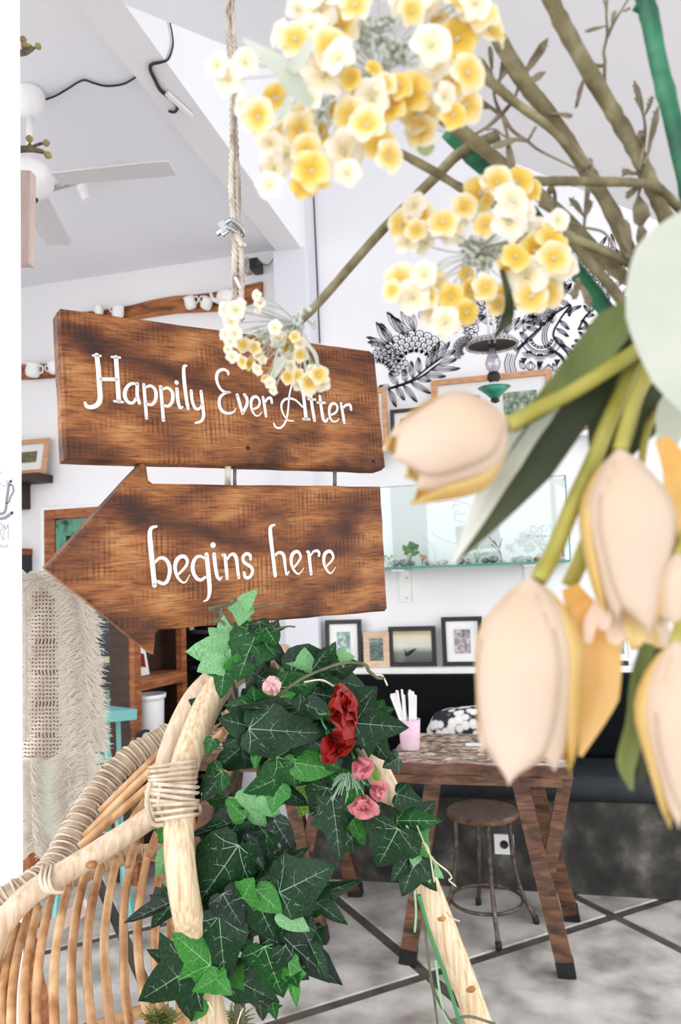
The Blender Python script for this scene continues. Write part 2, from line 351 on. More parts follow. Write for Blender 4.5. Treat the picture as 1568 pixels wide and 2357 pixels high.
# concrete slabs laid on a turned grid
ang = math.radians(40.3); e1 = V((math.cos(ang), math.sin(ang), 0)); e2 = V((-math.sin(ang), math.cos(ang), 0)); J = V((-.468, 2.953, 0)); pit = .946; gap = .024
def clip(poly, ax, v, keep):
    o = []
    for i in range(len(poly)):
        a, b = poly[i], poly[(i+1) % len(poly)]; ia = (a[ax]-v)*keep >= 0; ib = (b[ax]-v)*keep >= 0
        if ia: o.append(a)
        if ia != ib: o.append(a.lerp(b, (v-a[ax])/(b[ax]-a[ax])))
    return o
for i in range(-9, 9):
    for j in range(-9, 9):
        q = [J+e1*(pit*(i+a)+(gap if a == 0 else -gap))+e2*(pit*(j+b)+(gap if b == 0 else -gap)) for a, b in ((0, 0), (1, 0), (1, 1), (0, 1))]
        for ax, v, k in ((0, XL+.01, 1), (0, XR, -1), (1, YF, 1), (1, YW-.005, -1)):
            if q: q = clip(q, ax, v, k)
        if len(q) < 3: continue
        ar = sum((q[m]-q[0]).cross(q[m+1]-q[0]).z for m in range(1, len(q)-1))/2
        if ar < .01: continue
        MB().prism([p+V((0, 0, rnd(0, .0012))) for p in q], (0, 0, 1), .03, .004).build('concrete_slab', 'concrete', floor)
ground = struct('ground_light_block', boxmm((-14, -14, -.3), (14, 14, -.13)), 'concrete')  # unseen outer ground added to stop sky light coming from below
wall_back = struct('wall_back', boxmm((XL-.15, YW, 0), (XR, YW+.2, 5.3)), 'wall_white')
struct('wall_left', boxmm((XL-.15, 2.1, 0), (XL, YW, ZC)), 'wall_white')  # unseen wall, cut short so sky light enters from the left
sky_ = struct('skylight_dimmer', boxmm((-1.21, 2.0, 5.3), (XR, YW+.2, 5.32)), G_SKY)  # unseen tinted pane added to dim the sky light on the back wall
struct('trim_1', boxmm((-1.385, YW-.10, 0), (-1.19, YW, 3.43)), 'beam_paint')
struct('wall_side', boxmm((-1.36, YF+.4, 3.42), (-1.21, YW, 5.3)), 'wall_white')
struct('ceiling', boxmm((XL-.15, YF, ZC), (-1.36, YW, ZC+.12)), 'ceil_white')
ra = PY(275, 5, 2.15); rb = PY(1516, 509, 2.15); sl = (rb.z-ra.z)/(rb.x-ra.x)
def roofz(x): return ra.z+sl*(x-ra.x)
x0, x1 = -1.21, 1.15
struct('ceiling_1', MB().prism([V((x0, 2.15, roofz(x0))), V((x1, 2.15, roofz(x1))), V((x1, YF+.4, roofz(x1))), V((x0, YF+.4, roofz(x0)))][::1], V((sl, 0, -1)), .1), 'ceil_white')
struct('wall_light_block', boxmm((x0, 1.95, roofz(x1)-.2 if False else roofz(x0)+.12), (XR, 2.1, 5.3)), 'wall_white')  # unseen wall added above the roof to block sky light from the front
struct('wall_light_infill', MB().prism([V((x0, 1.95, roofz(x0)+.12)), V((x0, 1.95, roofz(x0)+.1)), V((x1, 1.95, roofz(x1)+.1)), V((x1, 1.95, roofz(x0)+.12))], (0, -1, 0), .15), 'wall_white')  # unseen infill added to close the remaining gap against that sky light
pe = PY(50, 1178, 1.2)
pillar = struct('wall_pillar', MB().prism([V((pe.x-.5, 1.2, ZC)), V((pe.x-.28, 1.1, ZC)), V((pe.x-.5, 1.1, ZC))][:0] or [V((pe.x, 1.2, ZC)), V((pe.x-.24, 1.44, ZC)), V((pe.x-.28, 1.44, ZC)), V((pe.x-.28, 1.2, ZC))], (0, 0, 1), ZC), 'pillar_white')
# drawing on the pillar: the right half of a cup, steam, letters
def ink(name, strokes, Y, mat, parent, wpx, taper=False, off=.0012):
    mb = MB()
    for s in strokes:
        w = wpx
        if isinstance(s[0], (int, float)): w = s[0]; s = s[1]
        pts = cr([PY(x, y, Y) for x, y in s], 5); k = len(pts); sc = (PY(s[0][0], s[0][1], Y)-CC).dot(CF)/FPX
        ws = [w*sc/2*((1-abs(2*i/(k-1)-1)**3*.7) if taper else 1) for i in range(k)]
        ribbon(mb, pts, ws, (0, -1, 0), off)
    return mb.build(name, mat, parent)
def cz(sx, ox, oy): return lambda l: [(ox+x*sx, oy+y*sx) for x, y in l]
c = cz(60/643, 0, 1060)
ink('cup_drawing', [(6, c([(280, 500), (230, 590), (200, 760), (170, 980), (155, 1150), (120, 1270), (60, 1310), (-60, 1320), (-160, 1300)])), (4, c([(250, 610), (310, 610), (335, 700), (330, 780), (260, 900), (230, 1010), (180, 1050)])), (7, c([(310, 1285), (220, 1350), (110, 1420), (-60, 1430), (-160, 1400)]))], 1.2, 'ink_slate', pillar, 5)
ink('steam_drawing', [(1.2, c([(205, 560), (160, 550), (160, 510), (200, 505), (210, 560), (180, 600), (75, 630), (20, 570), (-20, 480)])), (1.2, c([(60, 280), (0, 320)]))], 1.2, 'ink_grey', pillar, 1)
ink('lettering', [(1.3, c([(100, 1960), (105, 1580)])), (1.3, c([(105, 1580), (150, 1700)])), (1.3, c([(150, 1700), (205, 1580)])), (1.3, c([(205, 1580), (212, 1940)])), (1.5, c([(-40, 1540), (20, 1545), (65, 1640), (20, 1730), (-20, 1735)])), (1.3, c([(0, 1740), (75, 1950)])), (1.2, c([(-10, 2060), (15, 2070), (20, 2130), (50, 2130), (90, 2090), (110, 2130), (150, 2125), (170, 2080), (200, 2075), (195, 2125), (150, 2130)]))], 1.2, 'ink_slate', pillar, 1)
# ------------------------------------------------------------------ mural
mur = MB(); murg = MB(); SC = 4.1/FPX
def st(mb, pts, w, n=5, tip=None):
    q = cr([PY(x, y, YW) for x, y in pts], n); k = len(q)
    ws = []
    for i in range(k):
        t = i/(k-1); ww = w
        if tip: ww = w*.55+tip*max(0, (t-.55)/.3)*(1 if t < .85 else (1-t)/.15)
        ws.append(max(.4, ww*1.45)*SC/2)
    ribbon(mb, q, ws, (0, -1, 0), .0012 if mb is mur else .0008)
def feather(b, t, w, lines=2, tip=4):
    dx, dy = t[0]-b[0], t[1]-b[1]; l = math.hypot(dx, dy) or 1; nx, ny = -dy/l, dx/l
    def at(u, s): return (b[0]+dx*u+nx*s*w, b[1]+dy*u+ny*s*w)
    st(mur, [b, at(.35, .5), at(.7, .32), t], 1.5, 4, tip); st(mur, [b, at(.3, -.5), at(.68, -.42), t], 1.2, 4)
    for i in range(lines):
        s = (i+1)/(lines+1)-.5; st(murg, [b, at(.35, s*.9), at(.8, s*.4)], 1.5, 3)
k7 = cz(260/1568, 840, 700)
for b, t, w in [((350, 560), (20, 460), 60), ((340, 560), (155, 250), 90), ((400, 540), (215, 265), 80), ((540, 420), (305, 110), 110), ((560, 440), (360, 155), 90), ((690, 380), (500, 100), 110), ((700, 380), (630, 60), 90), ((800, 230), (780, 40), 80), ((410, 540), (210, 320), 70), ((280, 570), (40, 530), 60), ((850, 250), (860, 80), 60), ((620, 430), (420, 190), 80)]:
    feather(k7([b])[0], k7([t])[0], w*.166)
# large leaf with leaflets along a rib
def rib(pts, tips, kf, w=14):
    q = kf(pts); st(mur, q, 3.2, 8)
    n = len(tips)
    for i, t in enumerate(tips):
        u = i/(max(1, n-1))*(len(q)-1); a = min(int(u), len(q)-2); fr = u-a
        b = (q[a][0]*(1-fr)+q[a+1][0]*fr, q[a][1]*(1-fr)+q[a+1][1]*fr); feather(b, kf([t])[0], w, 3, 3.5)
rib([(370, 1160), (640, 1060), (880, 880), (1040, 760)], [(190, 1150), (330, 960), (545, 900), (640, 790), (740, 740), (980, 570), (1035, 520), (1180, 520), (1260, 640)], k7, 13)
rib([(330, 1180), (560, 1110), (780, 1010), (1000, 850)], [(440, 1430), (560, 1335), (730, 1360), (925, 1240), (925, 1060), (1130, 1000), (1330, 890), (1280, 760)], k7, 12)
def scales(cx, cy, r0, r1, a0, a1, rows, cols, kf):
    for j in range(rows):
        r = r0+(r1-r0)*j/rows; dr = (r1-r0)/rows
        for i in range(cols):
            a = a0+(a1-a0)*(i+(j % 2)*.5)/cols; da = (a1-a0)/cols
            p = [(cx+math.cos(a)*r, cy+math.sin(a)*r), (cx+math.cos(a+da*.15)*(r+dr*1.1), cy+math.sin(a+da*.15)*(r+dr*1.1)), (cx+math.cos(a+da*.85)*(r+dr*1.1), cy+math.sin(a+da*.85)*(r+dr*1.1)), (cx+math.cos(a+da)*r, cy+math.sin(a+da)*r)]
            st(mur, kf(p), 1.3, 3)
            am = a+da*.5; st(murg, kf([(cx+math.cos(a+da*.25)*(r+dr*.2), cy+math.sin(a+da*.25)*(r+dr*.2)), (cx+math.cos(am)*(r+dr*.75), cy+math.sin(am)*(r+dr*.75)), (cx+math.cos(a+da*.75)*(r+dr*.2), cy+math.sin(a+da*.75)*(r+dr*.2))]), 1.2, 3)
scales(700, 900, 230, 520, math.radians(195), math.radians(318), 4, 9, k7)
scales(160, 1010, 190, 470, math.radians(262), math.radians(352), 5, 8, k7)
for i in range(7):
    a = math.radians(205+i*17); st(mur, k7([(700+math.cos(a)*250, 900+math.sin(a)*250), (705+math.cos(a)*262, 900+math.sin(a)*262)]), 5.5, 2)
for i in range(5):   # black teeth
    a = math.radians(278+i*16); r = 215
    mur.add([PY(*k7([(160+math.cos(a+d)*(r+e), 1010+math.sin(a+d)*(r+e))])[0], YW)+V((0, -.0012, 0)) for d, e in ((-.13, 0), (.13, 0), (0, 62))], [(0, 1, 2)])
scales(1420, 640, 60, 190, math.radians(130), math.radians(300), 4, 9, k7)
k8 = cz(360/1568, 1100, 600)
rib([(920, 440), (780, 530), (640, 660), (400, 880)], [(800, 390), (690, 480), (560, 530), (510, 570), (480, 620), (490, 670), (420, 720), (360, 880)], k8, 11)
rib([(930, 450), (820, 600), (760, 760), (900, 930), (1000, 1110)], [(920, 560), (1040, 450), (920, 690), (915, 760), (890, 870), (980, 940), (995, 1030), (985, 1110), (1000, 1130)], k8, 9)
rib([(1300, 740), (1150, 770), (1030, 850), (990, 960)], [(1310, 700), (1180, 640), (1060, 600), (1010, 715), (970, 800), (940, 860), (1060, 900), (1050, 940)], k8, 9)
rib([(1180, 470), (1080, 560), (1010, 690)], [(1130, 420), (1060, 450), (1170, 540), (1060, 590), (1200, 650)], k8, 8)
for o in (0, 25, 50): st(mur, k8([(760-o, 560), (690-o*.8, 720), (720-o, 850), (850-o*.6, 960), (905-o*.5, 1060), (930-o*.6, 1150)]), 1.6, 6)
for o in (0, 22, 44, 66): st(mur if o in (0, 66) else murg, k8([(640-o*.3, 680), (520-o*.6, 800), (390, 900+o*.7)]), 1.5, 5)
for o in range(5): st(murg if o % 2 else mur, k8([(300+o*22, 930+o*5), (270+o*24, 1030), (290+o*26, 1140)]), 1.5, 5)
for r, m, w in ((95, mur, 1.4), (118, mur, 1.4), (150, mur, 1.6), (168, murg, 1.6), (205, mur, 1.5)):
    st(m, k8([(640+math.cos(a)*r, 780+math.sin(a)*r*.85) for a in [math.radians(5+i*17) for i in range(11)]]), w, 3)
for i in range(9):
    a = math.radians(12+i*19.5); st(mur, k8([(640+math.cos(a)*104, 780+math.sin(a)*90), (640+math.cos(a)*110, 780+math.sin(a)*95)]), 2.4, 2)
for x, y in ((515, 930), (625, 960), (735, 930)):
    for r in (30, 48, 66): st(mur if r < 60 else murg, k8([(x+math.cos(a)*r, y-18+math.sin(a)*r*.9) for a in [math.radians(10+i*20) for i in range(9)]]), 1.4, 3)
    st(mur, k8([(x-18, y-14), (x+18, y-14)]), 4, 2)
for x, y, h in ((465, 975, 70), (625, 1010, 90), (800, 990, 75)):
    mur.add([PY(*k8([q])[0], YW)+V((0, -.0012, 0)) for q in ((x-34, y), (x+34, y), (x-8, y+h))], [(0, 1, 2)])
for x, y in ((530, 1060), (710, 1090), (860, 1090)):
    for s in (-1, 1): st(mur, k8([(x, y-50), (x+s*45, y), (x, y+50)]), 1.4, 4); st(murg, k8([(x, y-40), (x+s*20, y), (x, y+40)]), 1.4, 4)
    feather(k8([(x-60, y+30)])[0], k8([(x-110, y-60)])[0], 10, 1, 2)
# upper band, mostly behind the blossoms
for i in range(70):
    x = rnd(990, 1440); y = rnd(690, 770) if x < 1280 else rnd(590, 700); a = rnd(-2.6, -.5); l = rnd(26, 60)
    feather((x, y), (x+math.cos(a)*l, y+math.sin(a)*l), rnd(9, 16), 2, 3)
for cx, cy in ((1120, 720), (1240, 700), (1340, 640), (1400, 610), (1060, 760)):
    scales(cx, cy, 8, 40, math.radians(150), math.radians(400), 3, 8, lambda l: l)
mo = mur.build('mural', 'ink', wall_back); murg.build('mural_shading', 'ink_grey', wall_back)
mo['label'] = 'black ink mural of feathers, scales and leaves'
# ------------------------------------------------------------------ left bay: ceiling fan, track light, cables
fc = PZ(68, 208, ZC)
def vz(c, py):  # height on the vertical through c that projects to image row py
    lo, hi = 0., 5.
    for _ in range(40):
        m = (lo+hi)/2; v = V((c.x, c.y, m))-CC; yy = 1178.5-FPX*v.dot(CU)/v.dot(CF)
        if yy > py: lo = m
        else: hi = m
    return lo
zt, zb = vz(fc, 362), vz(fc, 460)
fan = thing('ceiling_fan', 'white ceiling fan on a short rod beside the white pillar', 'fan', fc)
MB().lathe(fc, [(.055, 0), (.06, -.02), (.056, -.06), (.036, -.10), (.02, -.115)], 24).build('canopy', 'plastic_white', fan, True)
MB().tube([fc+V((0, 0, -.1)), V((fc.x, fc.y, zt))], .013, 10).build('rod', 'plastic_white', fan, True)
cm = V((fc.x, fc.y, zb)); hm = zt-zb
MB().lathe(cm, [(.02, 0), (.04, .004), (.044, .02), (.075, .035), (.09, .065), (.092, hm*.6), (.07, hm*.8), (.045, hm*.85), (.04, hm)], 28).build('motor', 'plastic_white', fan, True)
MB().lathe(cm, [(.0, -.004), (.03, -.002), (.034, .006)], 20).build('motor_cap', 'frame_brown', fan, True)
tA = PZ(318, 392, zb+.08)-cm; aA = math.atan2(tA.y, tA.x)
tB = PZ(125, 540, zb+.08)-cm; aB = math.atan2(tB.y, tB.x)
for a in (aA, aB, (aA+aB)/2+math.pi):
    d = V((math.cos(a), math.sin(a), 0)); s = V((-d.y, d.x, 0)); b = cm+V((0, 0, .08))
    MB().prism([b+d*.11-s*.045, b+d*.5-s*.075-V((0, 0, .012)), b+d*.58-s*.05, b+d*.58+s*.05, b+d*.5+s*.075+V((0, 0, .012)), b+d*.11+s*.045], (0, 0, 1), .006, .001).build('blade', 'grey_fan', fan)
tr = thing('track_light', 'white spotlight on a thin grey ceiling track right of the fan', 'spotlight', PZ(290, 380, ZC))
MB().bar(PZ(120, 430, ZC)-V((0, 0, .01)), PZ(292, 379, ZC)-V((0, 0, .01)), .02, .018).build('track', 'lamp_metal', tr)
h0 = PZ(192, 412, ZC)
MB().tube([h0-V((0, 0, .015)), h0-V((0, 0, .07))], .022, 10).build('mount', 'plastic_white', tr, auto=True)
dd = (P(204, 475, (h0-CC).dot(CF))-P(183, 430, (h0-CC).dot(CF))).normalized()
q0 = P(186, 428, (h0-CC).dot(CF)); MB().tube([q0, q0+dd*.075], .022, 14).build('lamp_head', 'plastic_white', tr, auto=True)
cab = MB().tube(crp_plane if False else cr([PZ(x, y, ZC-.008) for x, y in ((68, 232), (92, 232), (125, 222), (155, 205), (190, 185), (215, 191), (245, 198), (285, 193), (318, 174))], 5), .004, 6)
tag(cab.build('ceiling_cable', 'wire_black', smooth=True), 'thin black cable looped along the left ceiling to the fan', 'cable')
pts = [PA(x, y, 0, -1.202) for x, y in ((388, 40), (396, 75), (398, 105), (388, 135))]+[PZ(x, y, 3.412) for x, y in ((372, 143), (350, 148), (346, 160), (356, 182), (370, 208), (395, 228), (408, 246), (402, 258), (388, 256))]
tag(MB().tube(cr(pts, 5), [.003, .004, .007, .007, .005], 6).build('beam_cable', 'wire_black', smooth=True), 'black taped cable bundle on the ceiling beam', 'cable')
tag(MB().bar(PZ(384, 214, 3.41), PZ(440, 266, 3.41), .018, .014).build('cable_duct', 'plastic_white'), 'short white cable duct on the underside of the beam', 'duct')
# small wall lamp and its wire
wl = thing('wall_projector', 'small black box lamp on the wall beside the column', 'lamp', PY(590, 612, YW))
MB().bar(PY(562, 616, YW-.03), PY(577, 610, YW-.03), .09, .05, V((0, -1, 0))).build('bracket', 'lamp_metal', wl)
MB().box(PY(590, 613, YW-.06), (.05, .1, .065)).build('body', 'frame_black', wl)
tag(MB().tube(cr([PY(x, y, YW-.02) for x, y in ((600, 606), (618, 610), (632, 590), (636, 560), (628, 548), (634, 540))], 5), .003, 5).build('lamp_wire', 'wire_grey', smooth=True), 'thin looping wire beside the column near the ceiling', 'wire')
tag(MB().tube([PY(718, 330, 4.24), PY(722, 455, 4.24), PY(731, 660, 4.24), PY(736, 790, 4.24)], .0045, 6).build('hanging_wire', 'wire_black', smooth=True), 'thin black wire hanging beside the column above the upper sign', 'wire')
# ------------------------------------------------------------------ cup boards on the left wall
def live_board(name, label, top, bot, Y, t, mat):
    tp = [PY(x, y, Y) for x, y in top]; bt = [PY(x, y, Y) for x, y in bot]
    return tag(MB().prism(bt+tp[::-1], (0, -1, 0), t, .006).build(name, mat), label, 'board')
live_board('cup_board', 'long live-edge wooden board on the left wall above the upper sign', [(165, 720), (240, 712), (300, 702), (345, 690), (400, 680), (450, 677), (495, 671), (545, 660), (602, 647)], [(165, 760), (240, 745), (300, 735), (345, 727), (400, 719), (450, 716), (495, 714), (545, 708), (602, 686)], YW-.03, .03, 'wood_plank')
live_board('cup_board', 'short wooden cup board on the left wall beside the white pillar', [(-30, 838), (60, 838), (150, 835), (200, 835)], [(-30, 872), (60, 872), (150, 866), (200, 866)], YW-.03, .03, 'wood_plank')
def cup(x, y, s, tilt, hd, label, name='cup'):
    c0 = PY(x, y, YW-.08); t = thing(name, label, 'cup', c0, 'white cups on the wall boards')
    ax = V((math.sin(tilt), -.25, math.cos(tilt))).normalized(); b = c0-ax*s*.5
    MB().lathe(b, [(s*.28, 0), (s*.42, s*.1), (s*.47, s*.4), (s*.42, s*.8), (s*.46, s), (s*.42, s*.98), (s*.36, s*.5), (.001, s*.2)], 18, ax).build('body', 'ceramic', t, True)
    sd = ax.cross(V((0, -1, 0))).normalized()*hd
    MB().tube(cr([b+ax*s*.78+sd*s*.42, b+ax*s*.82+sd*s*.68, b+ax*s*.5+sd*s*.74, b+ax*s*.28+sd*s*.44], 5), s*.06, 6).build('handle', 'ceramic', t, True)
cup(438, 697, .075, -.2, 1, 'white cup with handle to the right in the middle of the long board')
cup(476, 698, .075, .55, -1, 'white cup tilted right beside the teapot on the long board')
cup(272, 716, .08, .25, -1, 'white cup upside down on the long board just above the upper sign')
cup(228, 713, .06, .1, -1, 'smallest white cup at the left end of the long board')
cup(76, 850, .1, .3, 1, 'white cup beside the pillar on the short board')
cup(124, 846, .08, -.2, -1, 'white cup half behind the upper sign on the short board')
tp0 = PY(522, 685, YW-.09); tp = thing('teapot', 'white teapot on the long board behind the hanging rope', 'teapot', tp0)
MB().lathe(tp0-V((0, 0, .055)), [(.03, 0), (.055, .02), (.065, .05), (.055, .085), (.03, .10), (.012, .105), (.012, .118), (.001, .12)], 20).build('body', 'ceramic', tp, True)
MB().tube(cr([tp0+V((-.05, -.01, -.02)), tp0+V((-.085, -.01, .0)), tp0+V((-.1, -.01, .045))], 5), [.016, .008], 8).build('spout', 'ceramic', tp, True)
MB().tube(cr([tp0+V((.05, -.01, .03)), tp0+V((.095, -.01, .02)), tp0+V((.055, -.01, -.03))], 5), .007, 6).build('handle', 'ceramic', tp, True)
# ------------------------------------------------------------------ pictures
def pic(x0, y0, x1, y1, Y, fw, fm, border, pm, label, zb=None, lean=.0, name='framed_photo', group=None):
    xm, ym = (x0+x1)/2, (y0+y1)/2; X0 = PY(x0, ym, Y).x; X1 = PY(x1, ym, Y).x; Z1 = PY(xm, y0, Y).z; Z0 = PY(xm, y1, Y).z if zb is None else zb
    t = thing(name, label, 'picture', ((X0+X1)/2, Y, Z0), group)
    def R(a, b, c, d, y, th=.0):  # slab between x a..b, z c..d
        o = [V((X, y+lean*(Z-Z0), Z)) for X, Z in ((a, c), (b, c), (b, d), (a, d))]
        return MB().prism(o, (0, -1, -lean), th or .004, .0015 if th else 0)
    f = MB()
    for a, b, c, d in ((X0, X1, Z1-fw, Z1), (X0, X1, Z0, Z0+fw), (X0, X0+fw, Z0+fw, Z1-fw), (X1-fw, X1, Z0+fw, Z1-fw)):
        m = R(a, b, c, d, Y-.018, .02); f.add(m.v, m.f)
    f.build('frame', fm, t)
    if border: R(X0+fw, X1-fw, Z0+fw, Z1-fw, Y-.004, .003).build('mat_board', 'mat_board', t)
    bx, bz = (border if isinstance(border, tuple) else (border, border))
    if pm:
        if not isinstance(pm, list): pm = [(0, 1, pm)]
        wx = X1-X0-2*fw
        for u, v, p in pm:
            R(X0+fw+wx*u+bx, X0+fw+wx*v-bx, Z0+fw+bz, Z1-fw-bz, Y-.0085, .002).build('photo', p, t)
    R(X0+fw*.8, X1-fw*.8, Z0+fw*.8, Z1-fw*.8, Y-.0125, .0015).build('pane', G_PIC, t)
    return t, (X0, X1, Z0, Z1)
lz = PY(1100, 1533, YW-.06).z
tag(boxmm((-1.19, YW-.13, lz-.03), (2.5, YW, lz)).build('picture_ledge', 'paint_white'), 'long white ledge along the top of the black bench back', 'shelf')
Yp = YW-.045
G1 = 'framed photographs on the bench ledge'
pic(750, 1427, 833, 1530, Yp, .022, 'frame_black', .045, 'photo_palm', 'black framed photo of palm trees, leftmost on the bench ledge', lz, .04, group=G1)
pic(838, 1455, 897, 1530, Yp-.01, .034, 'wood_pale', .0, 'photo_wave', 'small pale wooden frame with a dark wave photo on the ledge', lz, .04, group=G1)
t, (X0, X1, Z0, Z1) = pic(896, 1442, 1004, 1530, Yp, .022, 'frame_black', .0, 'photo_boat', 'black framed photo of a lone boat in mist', lz, .04, group=G1)
bx_, bz_ = (X0+X1)/2-.01, Z0+(Z1-Z0)*.34
bm = MB(); bm.add([V((bx_+x, Yp-.0108, bz_+z)) for x, z in ((-.035, -.012), (-.018, -.02), (.01, .0), (.03, .02), (.032, .026), (.0, .014), (-.03, -.004))], [(0, 1, 2, 3, 4, 5, 6)])
bm.add([V((bx_+x, Yp-.0108, bz_+z)) for x, z in ((-.028, -.004), (-.036, .018), (-.032, .02), (-.022, -.004))], [(0, 1, 2, 3)]); bm.build('boat_print', 'ink', t)
pic(1018, 1420, 1112, 1530, Yp, .022, 'frame_black', .045, 'photo_town', 'tall black framed photo with wide white mat behind the hanging tulip', lz, .04, group=G1)
pic(1375, 1440, 1452, 1522, Yp, .014, 'paint_white', .02, 'photo_leaf', 'white framed photo at the right end of the ledge', lz+.02, .04, group=G1)
tag(boxmm((PY(1390, 1530, Yp).x, Yp-.05, lz), (PY(1445, 1530, Yp).x, Yp+.02, lz+.02)).build('wood_block', 'wood_dark'), 'dark wooden block under the white frame on the ledge', 'block')
uz = PY(940, 1026, YW-.06).z
us = thing('picture_shelf', 'thin grey shelf under the upper row of framed photos', 'shelf', (-.2, YW, uz))
boxmm((-.86, YW-.12, uz-.025), (.75, YW, uz)).build('shelf_board', 'paint_white', us); 
for xx in (-.84, -.25, .4): boxmm((xx, YW-.09, uz-.1), (xx+.035, YW, uz-.025)).build('bracket', 'wood_orange', us)
G2 = 'framed photographs on the upper shelf'
pic(862, 893, 893, 1026, Yp-.03, .03, 'wood_frame', .0, None, 'light wooden frame standing edge-on right of the upper sign', uz, 0, group=G2)
pic(900, 940, 991, 1026, Yp-.035, .02, 'frame_brown', .035, [(0, .58, 'photo_people'), (.42, 1, 'photo_people')], 'small dark frame holding two portrait photos', uz, .03, group=G2)
pic(995, 862, 1276, 1026, Yp, .032, 'wood_frame', (.1, .075), [(-.08, .56, 'photo_leaf'), (.44, 1.08, 'photo_leaf')], 'large light wooden frame with two photos behind the hanging oil lamp', uz, .03, group=G2)
pic(1286, 868, 1420, 1026, Yp, .028, 'wood_frame', .06, 'photo_grass', 'light wooden frame right of the large double frame', uz, .03, group=G2)
# left: leaning frame on a bracket shelf
sz = PY(70, 1092, YW-.1).z
ls = thing('bracket_shelf', 'small dark wooden shelf on a bracket next to the white pillar', 'shelf', (PY(40, 1100, YW).x, YW, sz))
boxmm((PY(-40, 1100, YW).x, YW-.16, sz-.05), (PY(100, 1100, YW-.1).x, YW, sz)).build('shelf_board', 'wood_dark', ls)
boxmm((PY(20, 1100, YW).x, YW-.13, sz-.21), (PY(70, 1100, YW).x, YW, sz-.05)).build('bracket', 'wood_dark', ls)
pic(-30, 1012, 106, 1092, YW-.09, .03, 'wood_frame', .05, 'photo_grass', 'light wooden frame leaning on the small bracket shelf by the pillar', sz, .2)
ws = thing('wall_box', 'small dark box with a wooden top below the bracket shelf by the pillar', 'box', (PY(40, 1300, YW).x, YW, 1.5))
boxmm((PY(-40, 1270, YW).x, YW-.12, PY(60, 1325, YW).z), (PY(74, 1270, YW).x, YW, PY(60, 1278, YW).z)).build('body', 'frame_black', ws)
boxmm((PY(-40, 1270, YW).x, YW-.14, PY(60, 1278, YW).z), (PY(75, 1270, YW).x, YW, PY(60, 1264, YW).z)).build('lid', 'wood_orange', ws)
# ------------------------------------------------------------------ door, cabinet and what stands there
dz = PY(170, 1172, YW).z; dx0 = PY(113, 1200, YW).x; dx1 = PY(302, 1450, YW-.05).x
door = thing('door_1', 'weathered green door with dark glass in a wooden frame', None, ((dx0+dx1)/2, YW, 0)); tag(door, kind='structure')
if 'category' in door: del door['category']
for nm, a, b in (('frame_post', (dx0, 0), (dx0+.075, dz)), ('frame_post', (dx1-.05, 0), (dx1+.02, dz)), ('frame_head', (dx0+.075, dz-.06), (dx1-.05, dz))):
    boxmm((a[0], YW-.05, a[1]), (b[0], YW, b[1])).build(nm, 'wood_orange', door)
boxmm((dx0-.02, YW-.055, dz), (dx1+.05, YW, dz+.014)).build('head_trim', 'paint_white', door)
boxmm((dx0-.022, YW-.055, 0), (dx0, YW, dz)).build('side_trim', 'paint_white', door)
a, b = dx0+.08, dx1-.05
leaf = boxmm((b-.085, YW-.045, .02), (b, YW-.012, dz-.07)).build('door_leaf', 'door_green', door)
boxmm((a, YW-.045, .02), (a+.07, YW-.012, dz-.07)).build('stile', 'door_green', leaf)
for z0, z1, m in ((dz-.17, dz-.07, 'door_green'), (1.02, 1.06, 'door_cream'), (.76, .86, 'door_green'), (.02, .76, 'door_green'), (1.5, 1.54, 'door_cream')):
    boxmm((a+.07, YW-.042, z0), (b-.085, YW-.012, z1)).build('rail', m, leaf)
for z0, z1 in ((.86, 1.02), (1.06, 1.5), (1.54, dz-.17)): boxmm((a+.07, YW-.03, z0), (b-.085, YW-.014, z1)).build('pane', 'dark_glass', leaf)
MB().tube([PY(284, 1573, YW-.06), PY(296, 1570, YW-.06)], .006, 6).build('handle', 'steel', leaf, True)
# open cabinet, turned away to the right
ca = PZ(310, 1590, .93) if False else P(310, 1590, 3.85); cb = P(428, 1560, 4.22)
u = V((cb.x-ca.x, cb.y-ca.y, 0)); cw = u.length; u.normalize(); nb = V((-u.y, u.x, 0))
c0 = V((ca.x, ca.y, 0)); shz = PY(370, 1580, (ca.y+cb.y)/2).z
cabn = thing('open_cabinet', 'reddish wooden open cabinet with a shelf beside the green door', 'cabinet', c0)
rot = Matrix((u, nb, V((0, 0, 1)))).transposed()
def cbox(a, b, mat, nm):
    c = [(i+j)/2 for i, j in zip(a, b)]; return MB().box(c0+rot @ V(c), [abs(j-i) for i, j in zip(a, b)], rot).build(nm, mat, cabn)
ctop = 1.62; dp = .15
cbox((0, 0, 0), (.05, .04, ctop), 'wood_orange', 'post'); cbox((cw-.03, 0, 0), (cw+.01, .04, ctop), 'wood_orange', 'post')
cbox((0, .03, 0), (.02, dp, ctop), 'wood_dark', 'side'); cbox((cw-.01, .04, 0), (cw+.01, dp, ctop), 'wood_dark', 'side')
cbox((0, dp, 0), (cw, dp+.015, ctop), 'wood_dark', 'back'); cbox((0, 0, ctop), (cw, dp, ctop+.03), 'wood_orange', 'top')
cbox((.05, .0, shz), (cw-.03, .03, shz+.065), 'wood_orange', 'shelf_lip'); cbox((.02, .03, shz+.03), (cw-.01, dp, shz+.06), 'wood_orange', 'shelf')
bz = PY(355, 1690, 3.95).z; cbox((.02, 0, bz-.05), (cw-.01, dp, bz-.01), 'wood_orange', 'shelf')
bk = c0+rot @ V((cw*.42, .055, 0)); bk.z = bz-.01
bu = thing('bucket', 'white plastic tub with a rim on the lower cabinet shelf', 'bucket', bk)
hb = PY(355, 1597, bk.y).z-bk.z
